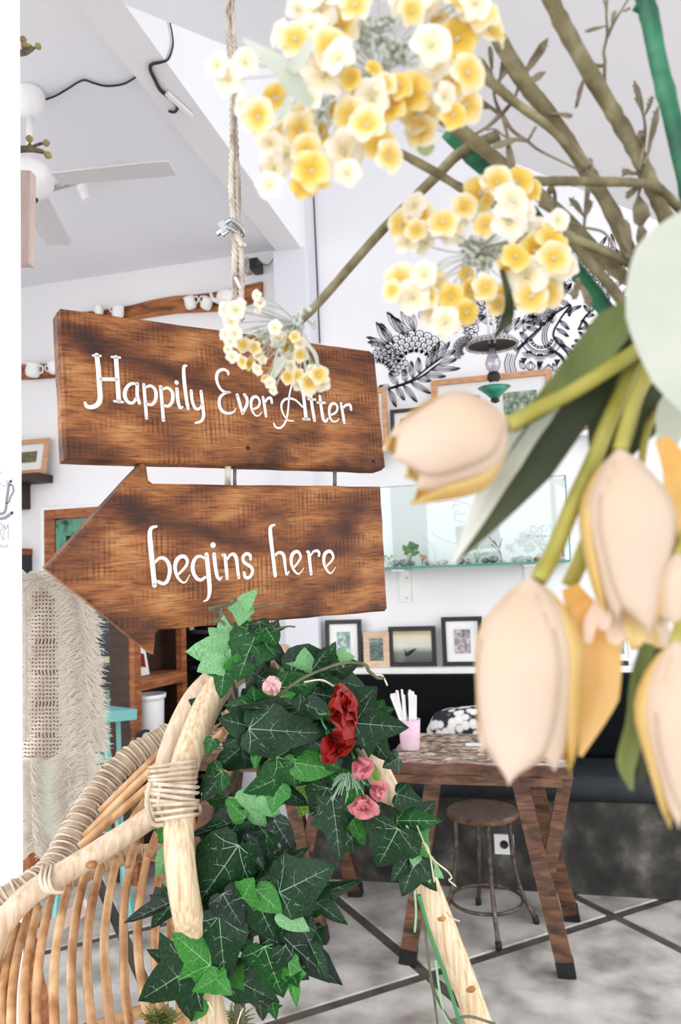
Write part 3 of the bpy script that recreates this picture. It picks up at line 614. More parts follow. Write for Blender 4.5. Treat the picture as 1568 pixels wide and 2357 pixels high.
MB().lathe(bk, [(.068, 0), (.072, .02), (.077, hb*.86), (.077, hb*.9), (.086, hb*.92), (.088, hb), (.08, hb), (.074, hb*.9), (.06, .03), (.001, .02)], 28).build('body', 'plastic_white', bu, True)
nv = P(335, 1690, 3.82); tag(MB().ball(nv, .04, 12, 8, (1.1, .7, .55), wob=.12).build('folded_cloth', 'navy', smooth=True), 'crumpled navy cloth in front of the white tub', 'cloth')
cd = thing('greeting_card', 'small white card with a red print on the cabinet shelf', 'card', c0+rot @ V((.13, .1, shz+.06)))
MB().prism([c0+rot @ V(q) for q in ((.13, .09, shz+.06), (.22, .09, shz+.06), (.22, .12, shz+.21), (.13, .12, shz+.21))], rot @ V((0, -1, 0)), .003).build('sheet', 'mat_board', cd)
MB().prism([c0+rot @ V(q) for q in ((.155, .0925, shz+.11), (.195, .0925, shz+.10), (.2, .110, shz+.17), (.16, .110, shz+.18))], rot @ V((0, -1, 0)), .002).build('print', 'rose_red', cd)
# teal little table
tt = thing('side_table', 'pale turquoise side table in front of the green door', 'table', P(240, 1650, 3.6))
MB().bar(P(150, 1652, 3.5), P(283, 1640, 3.75), .22, .05, V((0, 0, 1))).build('tabletop', 'teal_paint', tt)
for q, e in (((236, 1655, 3.6), (258, 1800, 3.55)), ((272, 1650, 3.72), (276, 1790, 3.75)), ((160, 1655, 3.5), (150, 1800, 3.45))):
    a = P(*q); b = P(*e); b = a+(b-a)*(a.z/(a.z-b.z)); MB().bar(a, b, .022, .022).build('leg', 'teal_paint', tt)
# dark shelf unit right of the cabinet
ds = thing('dark_shelf', 'black shelf unit between the cabinet and the column', 'shelf', (PY(455, 1700, 4.1).x, 4.15, 0))
x0, x1 = PY(440, 1600, 4.1).x, PY(520, 1600, 4.1).x
boxmm((x0, 4.02, 0), (x0+.02, 4.24, 1.5)).build('side', 'frame_black', ds); boxmm((x1, 4.02, 0), (x1+.02, 4.24, 1.5)).build('side', 'frame_black', ds)
boxmm((x0, 4.22, 0), (x1, 4.24, 1.5)).build('back', 'frame_black', ds)
for z in (.1, .4, .7, 1.0, 1.2, 1.48): boxmm((x0, 4.02, z), (x1, 4.22, z+.02)).build('shelf', 'frame_black', ds)
tag(boxmm((PY(432, 1470, 4.08).x, 4.06, 1.22), (PY(444, 1470, 4.08).x, 4.1, 1.285)).build('white_box', 'paint_white'), 'tiny white box on the dark shelf above the ivy', 'box')
# ------------------------------------------------------------------ bench and cushions
yb = 3.765
bn = thing('bench', 'long built-in bench with black cushions on a mottled concrete base', 'bench', (.6, 4.0, 0))
boxmm((-1.15, yb, 0), (2.5, YW-.002, .43)).build('base', 'concrete_dark', bn)
def rbox(a, b, r, mat, nm, par, n=4):
    """cushion: box with rounded long edges"""
    (x0, y0, z0), (x1, y1, z1) = a, b; pr = []
    for cy, cz_, s in ((y0+r, z0+r, 180), (y1-r, z0+r, 270), (y1-r, z1-r, 0), (y0+r, z1-r, 90)):
        for i in range(n+1):
            an = math.radians(s+90*i/n); pr.append((cy+math.cos(an)*r, cz_+math.sin(an)*r))
    vs = [V((x, y, z)) for x in (x0, x1) for y, z in pr]; k = len(pr)
    return MB().add(vs, [(i, (i+1) % k, k+(i+1) % k, k+i) for i in range(k)]+[tuple(range(k))[::-1], tuple(range(k, 2*k))]).build(nm, mat, par, auto=True)
rbox((-1.15, yb-.09, .43), (2.5, 4.14, .545), .045, 'bench_seat', 'seat_cushion', bn)
rbox((-1.15, 4.05, .545), (2.5, YW-.005, lz-.03), .03, 'bench_fabric', 'back_cushion', bn)
so = PY(1161, 1942, yb); sk = thing('wall_socket', 'square white power socket on the concrete bench base', 'socket', so)
MB().box(so+V((0, -.006, 0)), (.09, .012, .09)).build('plate', 'plastic_white', sk)
MB().lathe(so+V((0, -.012, 0)), [(.02, 0), (.018, .004), (.015, .003), (.001, .0)], 16, V((0, -1, 0))).build('outlet', 'lamp_dark', sk, True)
# floral pillow lying on the bench
pz = PY(1080, 1626, 3.9).z; px0, px1 = PY(982, 1660, 3.9).x, PY(1210, 1660, 3.9).x
vs = []; nu, nv_ = 18, 12
for i in range(nu):
    th = 2*math.pi*i/nu
for i in range(nv_+1):
    s = -1+2*i/nv_; e = (1-abs(s)**5)**.5 if abs(s) < 1 else 0.0
    for k in range(nu):
        th = 2*math.pi*k/nu; cy = math.copysign(abs(math.cos(th))**.6, math.cos(th)); sz_ = math.copysign(abs(math.sin(th))**.6, math.sin(th))
        vs.append(V(((px0+px1)/2+s*(px1-px0)/2, 3.9+cy*.1*(.25+.75*e), (pz+.56)/2+sz_*(pz-.56)/2*(.3+.7*e)+.02*s)))
fs = [(i*nu+k, (i+1)*nu+k, (i+1)*nu+(k+1) % nu, i*nu+(k+1) % nu) for i in range(nv_) for k in range(nu)]+[tuple(range(nu)), tuple(nv_*nu+k for k in range(nu))[::-1]]
tag(MB().add(vs, fs).build('pillow', 'floral', smooth=True), 'white and black floral pillow on the black bench', 'pillow')
tag(MB().tube(cr([PY(1520+math.cos(a)*28, 1770+math.sin(a)*18, 3.72)+V((0, .02*math.sin(a), 0)) for a in [i*math.pi/4 for i in range(9)]], 4), .006, 6).build('copper_ring', 'copper', smooth=True), 'orange copper ring on the bench behind the right tulip', 'ring')
# ------------------------------------------------------------------ tables
TX, TY, TZ = -.26, 3.28, .76
tb = thing('wooden_table', 'rustic plank table with worn top under the pink straw cup', 'table', (TX, TY, 0))
# live-edge plank boards
for i, (y0, y1) in enumerate(((3.0, 3.19), (3.193, 3.38), (3.383, 3.56))):
    n = 14; f = [V((-.61+.71*k/n, y0+(.012*math.sin(k*1.3)+rnd(-.006, .006) if i == 0 else 0), TZ)) for k in range(n+1)]
    r = [V((.1, y1, TZ)), V((-.61, y1, TZ))]
    pk = MB().prism(f+r, (0, 0, 1), .042, .004); pk.m = [0]+[1]*(len(pk.f)-1); pk.build('top_plank', ['wood_top', 'wood_table'], tb)
boxmm((-.6, 2.995, TZ-.075), (.06, 3.03, TZ-.043)).build('apron', 'wood_table', tb)
def leg(nm, a, b, w=.062, t=.05): MB().bar(a, b, w, t, V((0, 1, 0))).build(nm, 'wood_table', tb)
for s in (1, -1):
    def mx(x): return TX+s*(x-TX)
    leg('leg', (mx(.038), 3.03, 0), (mx(-.10), 3.06, TZ-.043)); leg('leg', (mx(.078), 3.50, 0), (mx(-.07), 3.40, TZ-.043))
    MB().bar((mx(-.01), 3.045, .36), (mx(.075), 3.05, TZ-.05), .05, .035, V((0, 1, 0))).build('brace', 'wood_orange' if s < 0 else 'wood_table', tb)
    boxmm((min(mx(-.12), mx(-.04)), 3.08, TZ-.1), (max(mx(-.12), mx(-.04)), 3.42, TZ-.043)).build('bearer', 'wood_table', tb)
    for fx, fy in ((.036, 3.031), (.077, 3.498)):
        MB().bar((mx(fx), fy, 0), (mx(fx-.008), fy, .055), .066, .054, V((0, 1, 0))).build('foot', 'frame_black', tb)
copy_tree(tb, (-.97, .1, 0), 'second rustic plank table half hidden behind the ivy')
# ------------------------------------------------------------------ stool
sc_ = PZ(1110, 1868, .47)
stl = thing('round_stool', 'round wooden stool with four bowed metal legs under the table', 'stool', (sc_.x, sc_.y, 0))
MB().lathe((sc_.x, sc_.y, .452), [(.14, 0), (.152, .006), (.154, .018), (.148, .026), (.001, .027)], 36).build('seat', 'stool_seat', stl, auto=True)
for i in range(4):
    a = math.radians(-75+90*i); d = V((math.cos(a), math.sin(a), 0)); c = V((sc_.x, sc_.y, 0))
    MB().tube(cr([c+d*.115+V((0, 0, .455)), c+d*.12+V((0, 0, .3)), c+d*.145+V((0, 0, .15)), c+d*.205+V((0, 0, .012))], 6), .0095, 8).build('leg', 'stool_metal', stl, True)
    MB().tube([c+d*.2+V((0, 0, .03)), c+d*.208+V((0, 0, 0))], .013, 8).build('rubber_foot', 'rubber', stl, True)
MB().tube([V((sc_.x+math.cos(a)*.15, sc_.y+math.sin(a)*.15, .11)) for a in [i*math.pi/16 for i in range(33)]], .007, 6, False).build('foot_ring', 'stool_metal', stl, True)
# ------------------------------------------------------------------ pink cup with straws
cp = PZ(945, 1725, TZ); pc = thing('straw_cup', 'pink glittery cup full of white straws on the table', 'cup', cp)
MB().lathe(cp, [(.036, 0), (.04, .006), (.043, .06), (.047, .125), (.044, .125), (.04, .06), (.034, .01), (.001, .008)], 24).build('body', 'pink_cup', pc, True)
for i in range(24):
    s = -1 if i < 14 else 1; bse = cp+V((rnd(-.012, .012)+s*.008, rnd(-.015, .015), .012)); tipx = (rnd(-.072, -.014) if s < 0 else rnd(.006, .034))
    tp_ = cp+V((tipx, rnd(-.02, .02), .235+rnd(-.012, .012)))
    tag(MB().tube([bse, tp_], .0048, 8).build('straw', 'straw', smooth=True), 'white paper straw leaning left in the pink cup' if s < 0 else 'white paper straw standing at the right of the pink cup', 'straw', 'straws in the pink cup')
tag(MB().tube([cp+V((0, .01, .02)), cp+V((-.006, .01, .24))], .0022, 6).build('straw', 'wire_black', smooth=True), 'thin black stirrer among the white straws', 'straw')
npk = PZ(1092, 1716, TZ); tag(MB().box(npk+V((0, 0, .004)), (.07, .035, .006)).build('phone', 'paint_white'), 'flat pale slip of paper on the worn tabletop', 'paper')
gl = PZ(1288, 1692, TZ); tag(MB().lathe(gl, [(.02, 0), (.024, .08), (.021, .08), (.018, .01), (.001, .01)], 16).build('small_glass', 'plastic_white', smooth=True), 'small white cup at the far right corner of the table', 'cup')
# ------------------------------------------------------------------ hanging oil lamp
Yl = 3.95; lc = PY(1133, 800, Yl)
def lz_(py): return vz(lc, py)
lp = thing('oil_lamp', 'hanging oil lamp with pierced shade and green enamel bowl', 'lamp', lc)
ztop = lz_(470)
for o in (-.012, .014): MB().tube([V((lc.x+o, Yl, lz_(790))), V((lc.x+o, Yl, ztop))], .007, 8).build('hanger_rod', 'plastic_white', lp, True)
MB().tube(cr([V((lc.x-.012, Yl, ztop)), V((lc.x, Yl+.08, ztop+.05)), V((lc.x, YW, ztop+.03))], 5), .008, 8).build('wall_arm', 'lamp_metal', lp, True)
zs = lz_(793); sh = MB().lathe(V((lc.x, Yl, zs)), [(.02, .035), (.06, .03), (.115, .022), (.132, .006), (.135, -.012), (.132, -.012), (.128, .004), (.11, .016), (.05, .024), (.02, .028)], 40, cap=False).build('shade', 'lamp_metal', lp, auto=True)
MB().lathe(V((lc.x, Yl, zs)), [(.02, .026), (.06, .02), (.11, .012), (.126, .0)], 40, cap=False).build('shade_lining', 'lamp_dark', lp, True)
hole = MB(); bead = MB()
for i in range(36):
    a = 2*math.pi*i/36; hole.ball((lc.x+math.cos(a)*.134, Yl+math.sin(a)*.134, zs-.003), .0042, 6, 4)
    bead.ball((lc.x+math.cos(a)*.129, Yl+math.sin(a)*.129, zs-.006), .0046, 6, 4)
hole.build('pierced_holes', 'lamp_dark', sh); bead.build('light_dots', 'ceramic', sh)
zc0, zc1 = lz_(857), zs+.02; hc = zc1-zc0
MB().lathe(V((lc.x, Yl, zc0)), [(.022, 0), (.036, hc*.15), (.04, hc*.3), (.03, hc*.48), (.02, hc*.62), (.019, hc*1.0)], 24, cap=False).build('chimney', G_CHIM, lp, True)
zg = lz_(880); hb = zc0-zg
MB().lathe(V((lc.x, Yl, zg)), [(.02, 0), (.033, hb*.3), (.036, hb*.55), (.03, hb*.6), (.034, hb*.75), (.024, hb)], 24).build('burner', 'lamp_dark', lp, auto=True)
zd = lz_(892); MB().lathe(V((lc.x, Yl, zd)), [(.085, 0), (.07, .008), (.035, .02), (.022, zg-zd)], 32).build('rim_plate', 'ceramic', lp, True)
ze = lz_(918); MB().lathe(V((lc.x, Yl, ze)), [(.018, 0), (.05, (zd-ze)*.55), (.083, zd-ze)], 32).build('bowl', 'enamel_green', lp, True)
zf = lz_(928); MB().lathe(V((lc.x, Yl, zf)), [(.006, 0), (.02, .006), (.024, (ze-zf)*.6), (.02, ze-zf)], 20).build('finial', 'lamp_dark', lp, True)
# ------------------------------------------------------------------ glass tank on the wall
tz = PY(1100, 1297, 4.02).z; tx0, tx1 = PY(820, 1300, 4.02).x, PY(1314, 1290, 4.02).x; th_ = .43
tk = thing('glass_tank', 'long wall mounted glass terrarium tank on white brackets', 'terrarium', ((tx0+tx1)/2, 4.12, tz))
boxmm((tx0, 4.0, tz-.012), (tx1, YW-.005, tz)).build('base_plate', 'glass_edge', tk)
boxmm((tx0, 4.0, tz), (tx1, 4.006, tz+th_)).build('front_pane', G_PANE, tk)
boxmm((tx1-.006, 4.006, tz), (tx1, YW-.005, tz+th_)).build('side_pane', G_PANE, tk); boxmm((tx0, 4.006, tz), (tx0+.006, YW-.005, tz+th_)).build('side_pane', G_PANE, tk)
for a, b in (((tx1-.005, 3.998, tz), (tx1+.001, 4.001, tz+th_)), ((tx0, 3.998, tz+th_-.003), (tx1, 4.004, tz+th_)), ((tx1-.004, 4.0, tz+th_-.003), (tx1, YW-.005, tz+th_))): boxmm(a, b).build('pane_edge', 'glass_edge', tk)
for px in (934, 1224):
    xb = PY(px, 1340, YW).x
    b = boxmm((xb-.035, YW-.012, PY(px, 1386, YW).z), (xb+.03, YW-.001, tz-.014)).build('bracket', 'paint_white', tk)
    boxmm((xb-.035, 4.02, tz-.024), (xb+.03, YW-.001, tz-.014)).build('bracket_arm', 'paint_white', b)
    for pz_ in (1330, 1376): MB().lathe(PY(px+2, pz_, YW-.012), [(.007, 0), (.005, .003), (.001, .003)], 10, V((0, -1, 0))).build('screw', 'steel', b, True)
kq = cz(160/1568, 1180, 1160)
go = [kq(s) for s in ([(170, 680), (260, 640), (360, 530), (430, 495), (490, 495)], [(490, 495), (430, 530), (420, 590), (470, 640), (550, 610), (610, 530), (640, 500), (720, 480)], [(720, 480), (660, 540), (690, 620), (760, 600), (830, 500), (880, 480), (870, 560), (900, 615), (960, 580), (1000, 480)],
    [(350, 705), (310, 710), (305, 755), (345, 750), (355, 705), (345, 780), (290, 805)], [(410, 700), (375, 710), (375, 750), (410, 755), (420, 715), (410, 700)],
    [(480, 715), (455, 730), (460, 755), (490, 755), (500, 725), (480, 715)], [(515, 715), (520, 750), (545, 750), (550, 715), (555, 755)], [(580, 690), (580, 750), (595, 755)], [(568, 715), (600, 715)], [(635, 715), (615, 725), (635, 740), (615, 755)], [(655, 715), (655, 755)], [(715, 720), (690, 715), (680, 745), (700, 755), (720, 740)], [(720, 680), (720, 755)], [(740, 735), (775, 730), (765, 705), (740, 720), (745, 750), (785, 750)], [(835, 720), (855, 720)], [(845, 708), (845, 732)])]
ink('pane_lettering', [(1.5, s) for s in go], 4.0, 'ink_pale', tk, 1.5, off=.001)
kr = cz(500/1568, 840, 1100)
ink('pane_drawing', [(1.3, kr([(480, 385), (530, 430), (600, 460), (660, 475)])), (1.3, kr([(520, 175), (620, 160), (720, 180), (800, 225), (860, 270)])), (1.2, kr([(400, 410), (460, 460), (500, 520), (512, 590)])), (1.2, kr([(630, 200), (690, 195)])), (1.2, kr([(650, 170), (640, 230), (690, 240)])), (1.2, kr([(640, 265), (730, 255)])), (1.2, kr([(660, 240), (650, 300), (720, 320)]))], 4.0, 'ink_pale', tk, 1.3, off=.001)
def plant(px, h, n, label, mat='plant_green'):
    b = PY(px, 1300, 4.1); b.z = tz; t = thing('terrarium_plant', label, 'plant', b)
    st_ = MB()
    for i in range(n):
        a = rnd(0, 6.28); sp = rnd(.1, .55); tip = b+V((math.cos(a)*h*sp, math.sin(a)*h*sp*.5, h*rnd(.5, 1))); st_.tube(cr([b, b.lerp(tip, .5)+V((0, 0, h*.15)), tip], 3), .0015, 4)
        for q in range(3):
            l = h*rnd(.22, .36); dr = V((rnd(-1, 1), rnd(-.4, .4), rnd(.0, .8))).normalized(); s = dr.cross(V((0, -1, .3))).normalized()*l*.4; c = tip-dr*l*.3*q
            MB().add([c, c+dr*l*.35+s, c+dr*l*.8+s*.6, c+dr*l, c+dr*l*.8-s*.6, c+dr*l*.35-s], [(0, 1, 2, 3), (0, 3, 4, 5)]).build('leaf', mat, t)
    st_.build('stems', 'plant_green', t)
plant(893, .07, 4, 'low dark plant at the left end of the glass tank'); plant(942, .115, 10, 'bushy green plant in the glass tank beside the lower sign')
plant(972, .06, 5, 'small orange leaved plant in the glass tank', 'coral'); plant(1098, .1, 5, 'pale spindly plant in the middle of the glass tank', 'cloth_mint')
G3 = 'stones on the tank floor'
for px, r, m, lb in ((908, .026, 'pebble', 'mossy stone under the bushy plant in the tank'), (930, .027, 'pebble', 'second mossy stone under the bushy plant'), (947, .022, 'pebble', 'grey stone right of the mossy stones'), (986, .02, 'shell', 'pale shell left of the brown stones'), (1000, .016, 'shell', 'small brown shell in the tank'), (1012, .017, 'shell', 'speckled shell in the tank'), (1024, .02, 'pebble', 'round grey stone beside the leaf tip'), (1060, .024, 'pebble', 'grey stone at the pointed leaf tip'), (1078, .018, 'shell', 'white shell under the spindly plant'), (1118, .02, 'pebble', 'small grey stone left of the glass ball'), (1136, .026, 'pebble', 'large smooth grey ball in the tank'), (1158, .014, 'shell', 'tiny white shell under the twig'), (1186, .018, 'pebble', 'brown stone left of the dark stones'), (1201, .022, 'pebble', 'dark green stone in the tank'), (1218, .02, 'pebble', 'second dark green stone near the right end'), (1236, .016, 'coral', 'orange coral chip in the tank'), (1254, .017, 'shell', 'pale coral chip behind the tulip stem'), (1296, .014, 'shell', 'small shell at the foot of the driftwood')):
    b = PY(px, 1300, rnd(4.06, 4.14)); b.z = tz+r*.72; tag(MB().ball(b, r, 10, 7, (1.1, .9, .75), wob=.08).build('stone', m, smooth=True), lb, 'stone', G3)
bt = PY(1160, 1300, 4.1); bt.z = tz; tw = thing('dry_twig', 'dry grey twig leaning in the glass tank', 'twig', bt)
for q in (((0, 0, 0), (-.02, 0, .07), (-.045, 0, .12)), ((-.02, 0, .07), (.0, 0, .13)), ((-.01, 0, .05), (-.06, 0, .1)), ((-.03, 0, .09), (-.07, 0, .14))): MB().tube([bt+V(p) for p in q], .0025, 5).build('branch', 'twig', tw)
bt = PY(1298, 1295, 4.1); bt.z = tz; tag(MB().tube(cr([bt, bt+V((-.004, 0, .05)), bt+V((-.002, 0, .12))], 4), [.011, .006], 7).build('driftwood', 'wood_dark', smooth=True), 'upright dark driftwood stick at the right end of the tank', 'driftwood')
# ------------------------------------------------------------------ hanging sign boards
def plane_frame(c):
    r = [ray(*q) for q in c]
    A = Matrix(((r[1].x, -r[2].x, r[3].x), (r[1].y, -r[2].y, r[3].y), (r[1].z, -r[2].z, r[3].z)))
    k = A.inverted() @ r[0]; d = [1, k[0], k[1], k[2]]; m = sum(d)/4; d = [x/m*1.25 for x in d]
    p = [CC+a*b for a, b in zip(r, d)]; o = sum(p, V())/4; uu = (p[1]-p[0]).normalized(); dn = p[3]-p[0]; n = dn.cross(uu).normalized()
    if n.dot(CF) > 0: n = -n
    vv = n.cross(uu).normalized()
    return o, uu, vv, n
def sign(name, label, quad, outline, words):
    o, uu, vv, n = plane_frame(quad)
    e = bpy.data.objects.new(name, None); COL.objects.link(e); e.empty_display_size = .05; tag(e, label, 'sign')
    # local axes: X along the board, Y into the board, Z up
    e.matrix_world = Matrix(((uu.x, -n.x, vv.x, o.x), (uu.y, -n.y, vv.y, o.y), (uu.z, -n.z, vv.z, o.z), (0, 0, 0, 1)))
    def loc(x, y):
        q = ray(x, y); p = CC+q*((o-CC).dot(n)/q.dot(n))-o; return V((p.dot(uu), 0, p.dot(vv)))
    def wp(x, y, off=0.0): 
        l = loc(x, y); return o+uu*l.x+vv*l.z+n*off
    pts = [loc(*q) for q in outline]
    dense = []
    for i in range(len(pts)):
        a, b = pts[i], pts[(i+1) % len(pts)]; k = max(1, int((b-a).length/.03))
        for j in range(k): dense.append(a.lerp(b, j/k)+(V((rnd(-1, 1), 0, rnd(-1, 1)))*.0007 if j else V()))
    bd = MB().prism(dense, (0, -1, 0), .03, .0035).build('board', W_SIGN); bd.parent = e
    for name_, strokes in words:
        mb = MB()
        for s in strokes:
            if s[0] == 'dot':
                c_ = loc(s[1][0], s[1][1]); r_ = s[2]*1.25/FPX; mb.add([c_+V((math.cos(t)*r_, -.0007, math.sin(t)*r_)) for t in [j*math.pi/8 for j in range(16)]], [tuple(range(16))]); continue
            w, l = s[0], s[1]; q = cr([loc(*p) for p in l], 6); k = len(q); sc = ((o+uu*q[0].x+vv*q[0].z)-CC).dot(CF)/FPX
            ws = w if isinstance(w, tuple) else (w, w); t = [ws[0]+(ws[-1]-ws[0])*i/(k-1) if len(ws) == 2 else (ws[0]+(ws[1]-ws[0])*min(1, 2*i/(k-1)) if 2*i < k-1 else ws[1]+(ws[2]-ws[1])*(2*i/(k-1)-1)) for i in range(k)]
            ribbon(mb, q, [max(.3, x)*sc/2 for x in t], (0, -1, 0), .0008)
        ob = mb.build('letter', 'paint_white'); ob.parent = e
    return e, wp, n, loc
kA, kB = (lambda *l: [(180+x*.2423, 790+y*.2423) for x, y in l]), (lambda *l: [(480+x*.2423, 830+y*.2423) for x, y in l])
kC, kD = (lambda *l: [(320+x*.17857, 1190+y*.17857) for x, y in l]), (lambda *l: [(560+x*.15306, 1190+y*.15306) for x, y in l])
words1 = [('H', [((11, 12, 8), kA((175, 115), (190, 250), (200, 400), (207, 520), (185, 580), (130, 608), (80, 600), (65, 572))), (6, kA((140, 118), (210, 122))), (10.5, kA((358, 135), (368, 300), (385, 552))), (6, kA((318, 132), (395, 138))), (6, kA((342, 552), (422, 560))), (9, kA((215, 343), (360, 345)))]),
 ('a', [((6, 9.5, 6), kA((560, 392), (505, 385), (455, 430), (441, 500), (470, 558), (520, 566), (550, 520))), (8.5, kA((560, 388), (560, 500), (580, 570)))]),
 ('p', [(8, kA((622, 395), (635, 550), (648, 712))), ((6, 9, 6), kA((640, 420), (690, 407), (733, 450), (735, 530), (700, 583), (645, 578)))]),
 ('p', [(8.3, kA((781, 415), (795, 570), (808, 732))), ((6, 9, 6), kA((795, 440), (850, 427), (893, 470), (893, 550), (855, 598), (805, 590)))]),
 ('i', [((8.5, 8.5, 5), kA((937, 436), (945, 540), (965, 612), (990, 606))), ('dot', kA((934, 375))[0], 5.2)]),
 ('l', [((6, 9.5, 8), kA((1025, 214), (1002, 232), (1005, 350), (1025, 520), (1042, 620)))]),
 ('y', [((8, 8, 5), kA((1072, 455), (1080, 540), (1110, 618), (1150, 622), (1175, 580))), ((8, 8.5, 5), kA((1166, 460), (1182, 600), (1190, 690), (1165, 742), (1112, 758)))]),
 ('E', [((6, 8, 6), kA((1425, 298), (1418, 270), (1375, 250), (1327, 275), (1312, 340), (1340, 420), (1385, 462), (1440, 468))), ((5, 9, 2), kA((1440, 468), (1390, 478), (1345, 520), (1340, 590), (1370, 648), (1430, 668), (1478, 650), (1498, 620)))]),
 ('v', [((9, 7), kB((272, 330), (300, 430), (320, 500))), ((7, 9), kB((320, 505), (362, 420), (362, 362), (342, 328)))]),
 ('e', [((5, 8, 2), kB((420, 465), (470, 440), (485, 390), (460, 348), (422, 352), (402, 400), (411, 470), (440, 518), (475, 523), (505, 490)))]),
 ('r', [(7.5, kB((516, 350), (530, 430), (545, 528))), ((4, 7, 7), kB((535, 405), (555, 366), (590, 356), (600, 400)))]),
 ('A', [((4, 5, 5), kB((830, 130), (790, 230), (765, 340), (755, 460), (735, 570), (690, 635), (640, 635), (620, 600))), ((3, 6, 5), kB((808, 575), (750, 565), (705, 500), (690, 430), (715, 377), (770, 361), (830, 380), (890, 440))), ((7, 9, 10), kB((855, 120), (890, 260), (912, 430), (925, 552))), (6, kB((898, 555), (958, 560)))]),
 ('f', [((5, 8, 8.5), kB((1030, 190), (985, 180), (958, 220), (965, 300), (982, 430), (1005, 568))), (6, kB((945, 366), (1012, 372)))]),
 ('t', [((8, 8.5, 5), kB((1057, 342), (1070, 450), (1088, 555), (1112, 578), (1132, 552))), (6, kB((1035, 400), (1105, 402)))]),
 ('e', [((5, 8, 2), kB((1157, 520), (1210, 490), (1223, 440), (1195, 408), (1162, 422), (1145, 470), (1152, 540), (1180, 578), (1215, 576), (1238, 550)))]),
 ('r', [(8, kB((1257, 410), (1270, 480), (1287, 588))), ((4, 7, 7.5), kB((1275, 458), (1300, 427), (1343, 422), (1352, 465)))])]
words2 = [('b', [((6, 12, 11.5), kC((222, 122), (160, 142), (136, 220), (150, 400), (170, 600), (198, 880))), ((6, 10, 7), kC((200, 590), (260, 532), (330, 537), (383, 610), (394, 710), (365, 818), (310, 858), (230, 828)))]),
 ('e', [((6, 10.5, 2), kC((510, 735), (598, 640), (622, 570), (588, 514), (530, 514), (478, 570), (463, 660), (492, 768), (550, 836), (600, 836), (655, 740)))]),
 ('g', [((5, 10, 7), kC((850, 540), (800, 509), (740, 519), (697, 590), (692, 690), (732, 778), (790, 811), (850, 778))), ((11, 11, 3), kC((868, 486), (885, 650), (905, 860), (905, 980), (880, 1060), (830, 1086)))]),
 ('i', [((9.5, 9, 3), kC((965, 480), (980, 620), (1005, 758), (1040, 805), (1066, 770))), ('dot', kC((953, 362))[0], 6.4)]),
 ('n', [((7, 9, 8), kC((1078, 492), (1105, 502), (1120, 640), (1135, 792))), ((5, 9.5, 8), kC((1130, 560), (1170, 494), (1220, 482), (1253, 540), (1270, 680), (1284, 780)))]),
 ('s', [((8, 8, 8), kC((1436, 538), (1428, 492), (1385, 474), (1340, 512), (1350, 580), (1410, 622), (1453, 660), (1458, 720), (1420, 776), (1370, 778), (1352, 720)))]),
 ('h', [((5, 10.5, 9), kD((470, 118), (420, 138), (402, 200), (420, 400), (445, 600), (478, 882))), ((5, 9, 4), kD((470, 590), (510, 543), (570, 538), (608, 590), (625, 720), (648, 862), (685, 820)))]),
 ('e', [((5, 9.5, 2), kD((765, 755), (848, 640), (857, 580), (820, 524), (770, 529), (728, 580), (718, 670), (742, 768), (800, 846), (850, 846), (908, 765)))]),
 ('r', [((5, 9, 8), kD((952, 524), (980, 534), (1000, 700), (1018, 855))), ((4, 7, 7), kD((1015, 580), (1050, 523), (1110, 508), (1138, 540), (1135, 580)))]),
 ('e', [((5, 9.5, 2), kD((1250, 742), (1338, 640), (1348, 580), (1310, 519), (1260, 524), (1218, 570), (1208, 670), (1232, 758), (1285, 836), (1330, 836), (1385, 755)))])]
s1, wp1, n1, loc1 = sign('wooden_sign', 'upper wooden sign board lettered Happily Ever After in white', [(132, 708), (862, 808), (889, 1083), (148, 1058)], [(148, 1058), (880, 1082), (889, 1074), (864, 816), (853, 807), (140, 709), (132, 718)], words1)
s2, wp2, n2, loc2 = sign('wooden_sign', 'lower arrow shaped wooden sign board lettered begins here in white', [(343, 1110), (878, 1120), (893, 1405), (360, 1452)], [(107, 1308), (355, 1508), (359, 1460), (366, 1451), (888, 1407), (893, 1400), (878, 1120), (353, 1113), (343, 1106), (337, 1068), (330, 1066)], words2)
for e in (s1, s2):
    pass
for x, y in ((571, 1031), (860, 1062)): 
    b = MB().lathe(wp1(x, y), [(.0035, 0), (.003, .0012), (.001, .0012)], 10, n1).build('nail_hole', 'ink'); b.parent = s1; b.matrix_parent_inverse = s1.matrix_world.inverted()
# ------------------------------------------------------------------ rope, clamp and links
rt = P(545, 700, 1.25); rx, ry = rt.x, rt.y
def rz(py): return vz(rt, py)
rope = thing('hanging_rope', 'pale twisted rope holding the wooden signs', 'rope', (rx, ry, rz(740)))
def strand(pts, r, nm='strand'):
    q = cr(pts, 10); m = MB()
    for k in range(3):
        ph = 2*math.pi*k/3; L = []; acc = 0
        for i, p in enumerate(q):
            if i: acc += (p-q[i-1]).length
            a = ph+acc*190; L.append(p+V((math.cos(a), math.sin(a), 0))*r*.5)
        m.tube(L, r*.62, 6)
    m.build(nm, 'rope', rope, True)
zr = roofz(rx); 
def rp(dx, py, dy=0): return V((rx, ry, rz(py)))+CR*(dx*1.25/FPX)+V((0, dy, 0))
strand([V((rx, ry, zr)), rp(-2, 0), rp(0, 130), rp(2, 300), rp(-5, 430), rp(0, 525)], .0055)
strand([V((rx+.006, ry, zr)), rp(6, 0, .004), rp(9, 130, .004), rp(5, 270, .004), rp(8, 430, .004), rp(4, 525, .004)], .0055)
strand([rp(0, 525), rp(-2, 600), rp(-8, 735)], .0055); strand([rp(4, 525, .004), rp(10, 610, .004), rp(8, 735, .004)], .006)
strand([rp(3, 540), rp(12, 560), rp(20, 566)], .006, 'loose_end')
MB().tube([rp(1, 655), rp(8, 652)], .012, 10).build('tape', 'paint_white', rope, True)
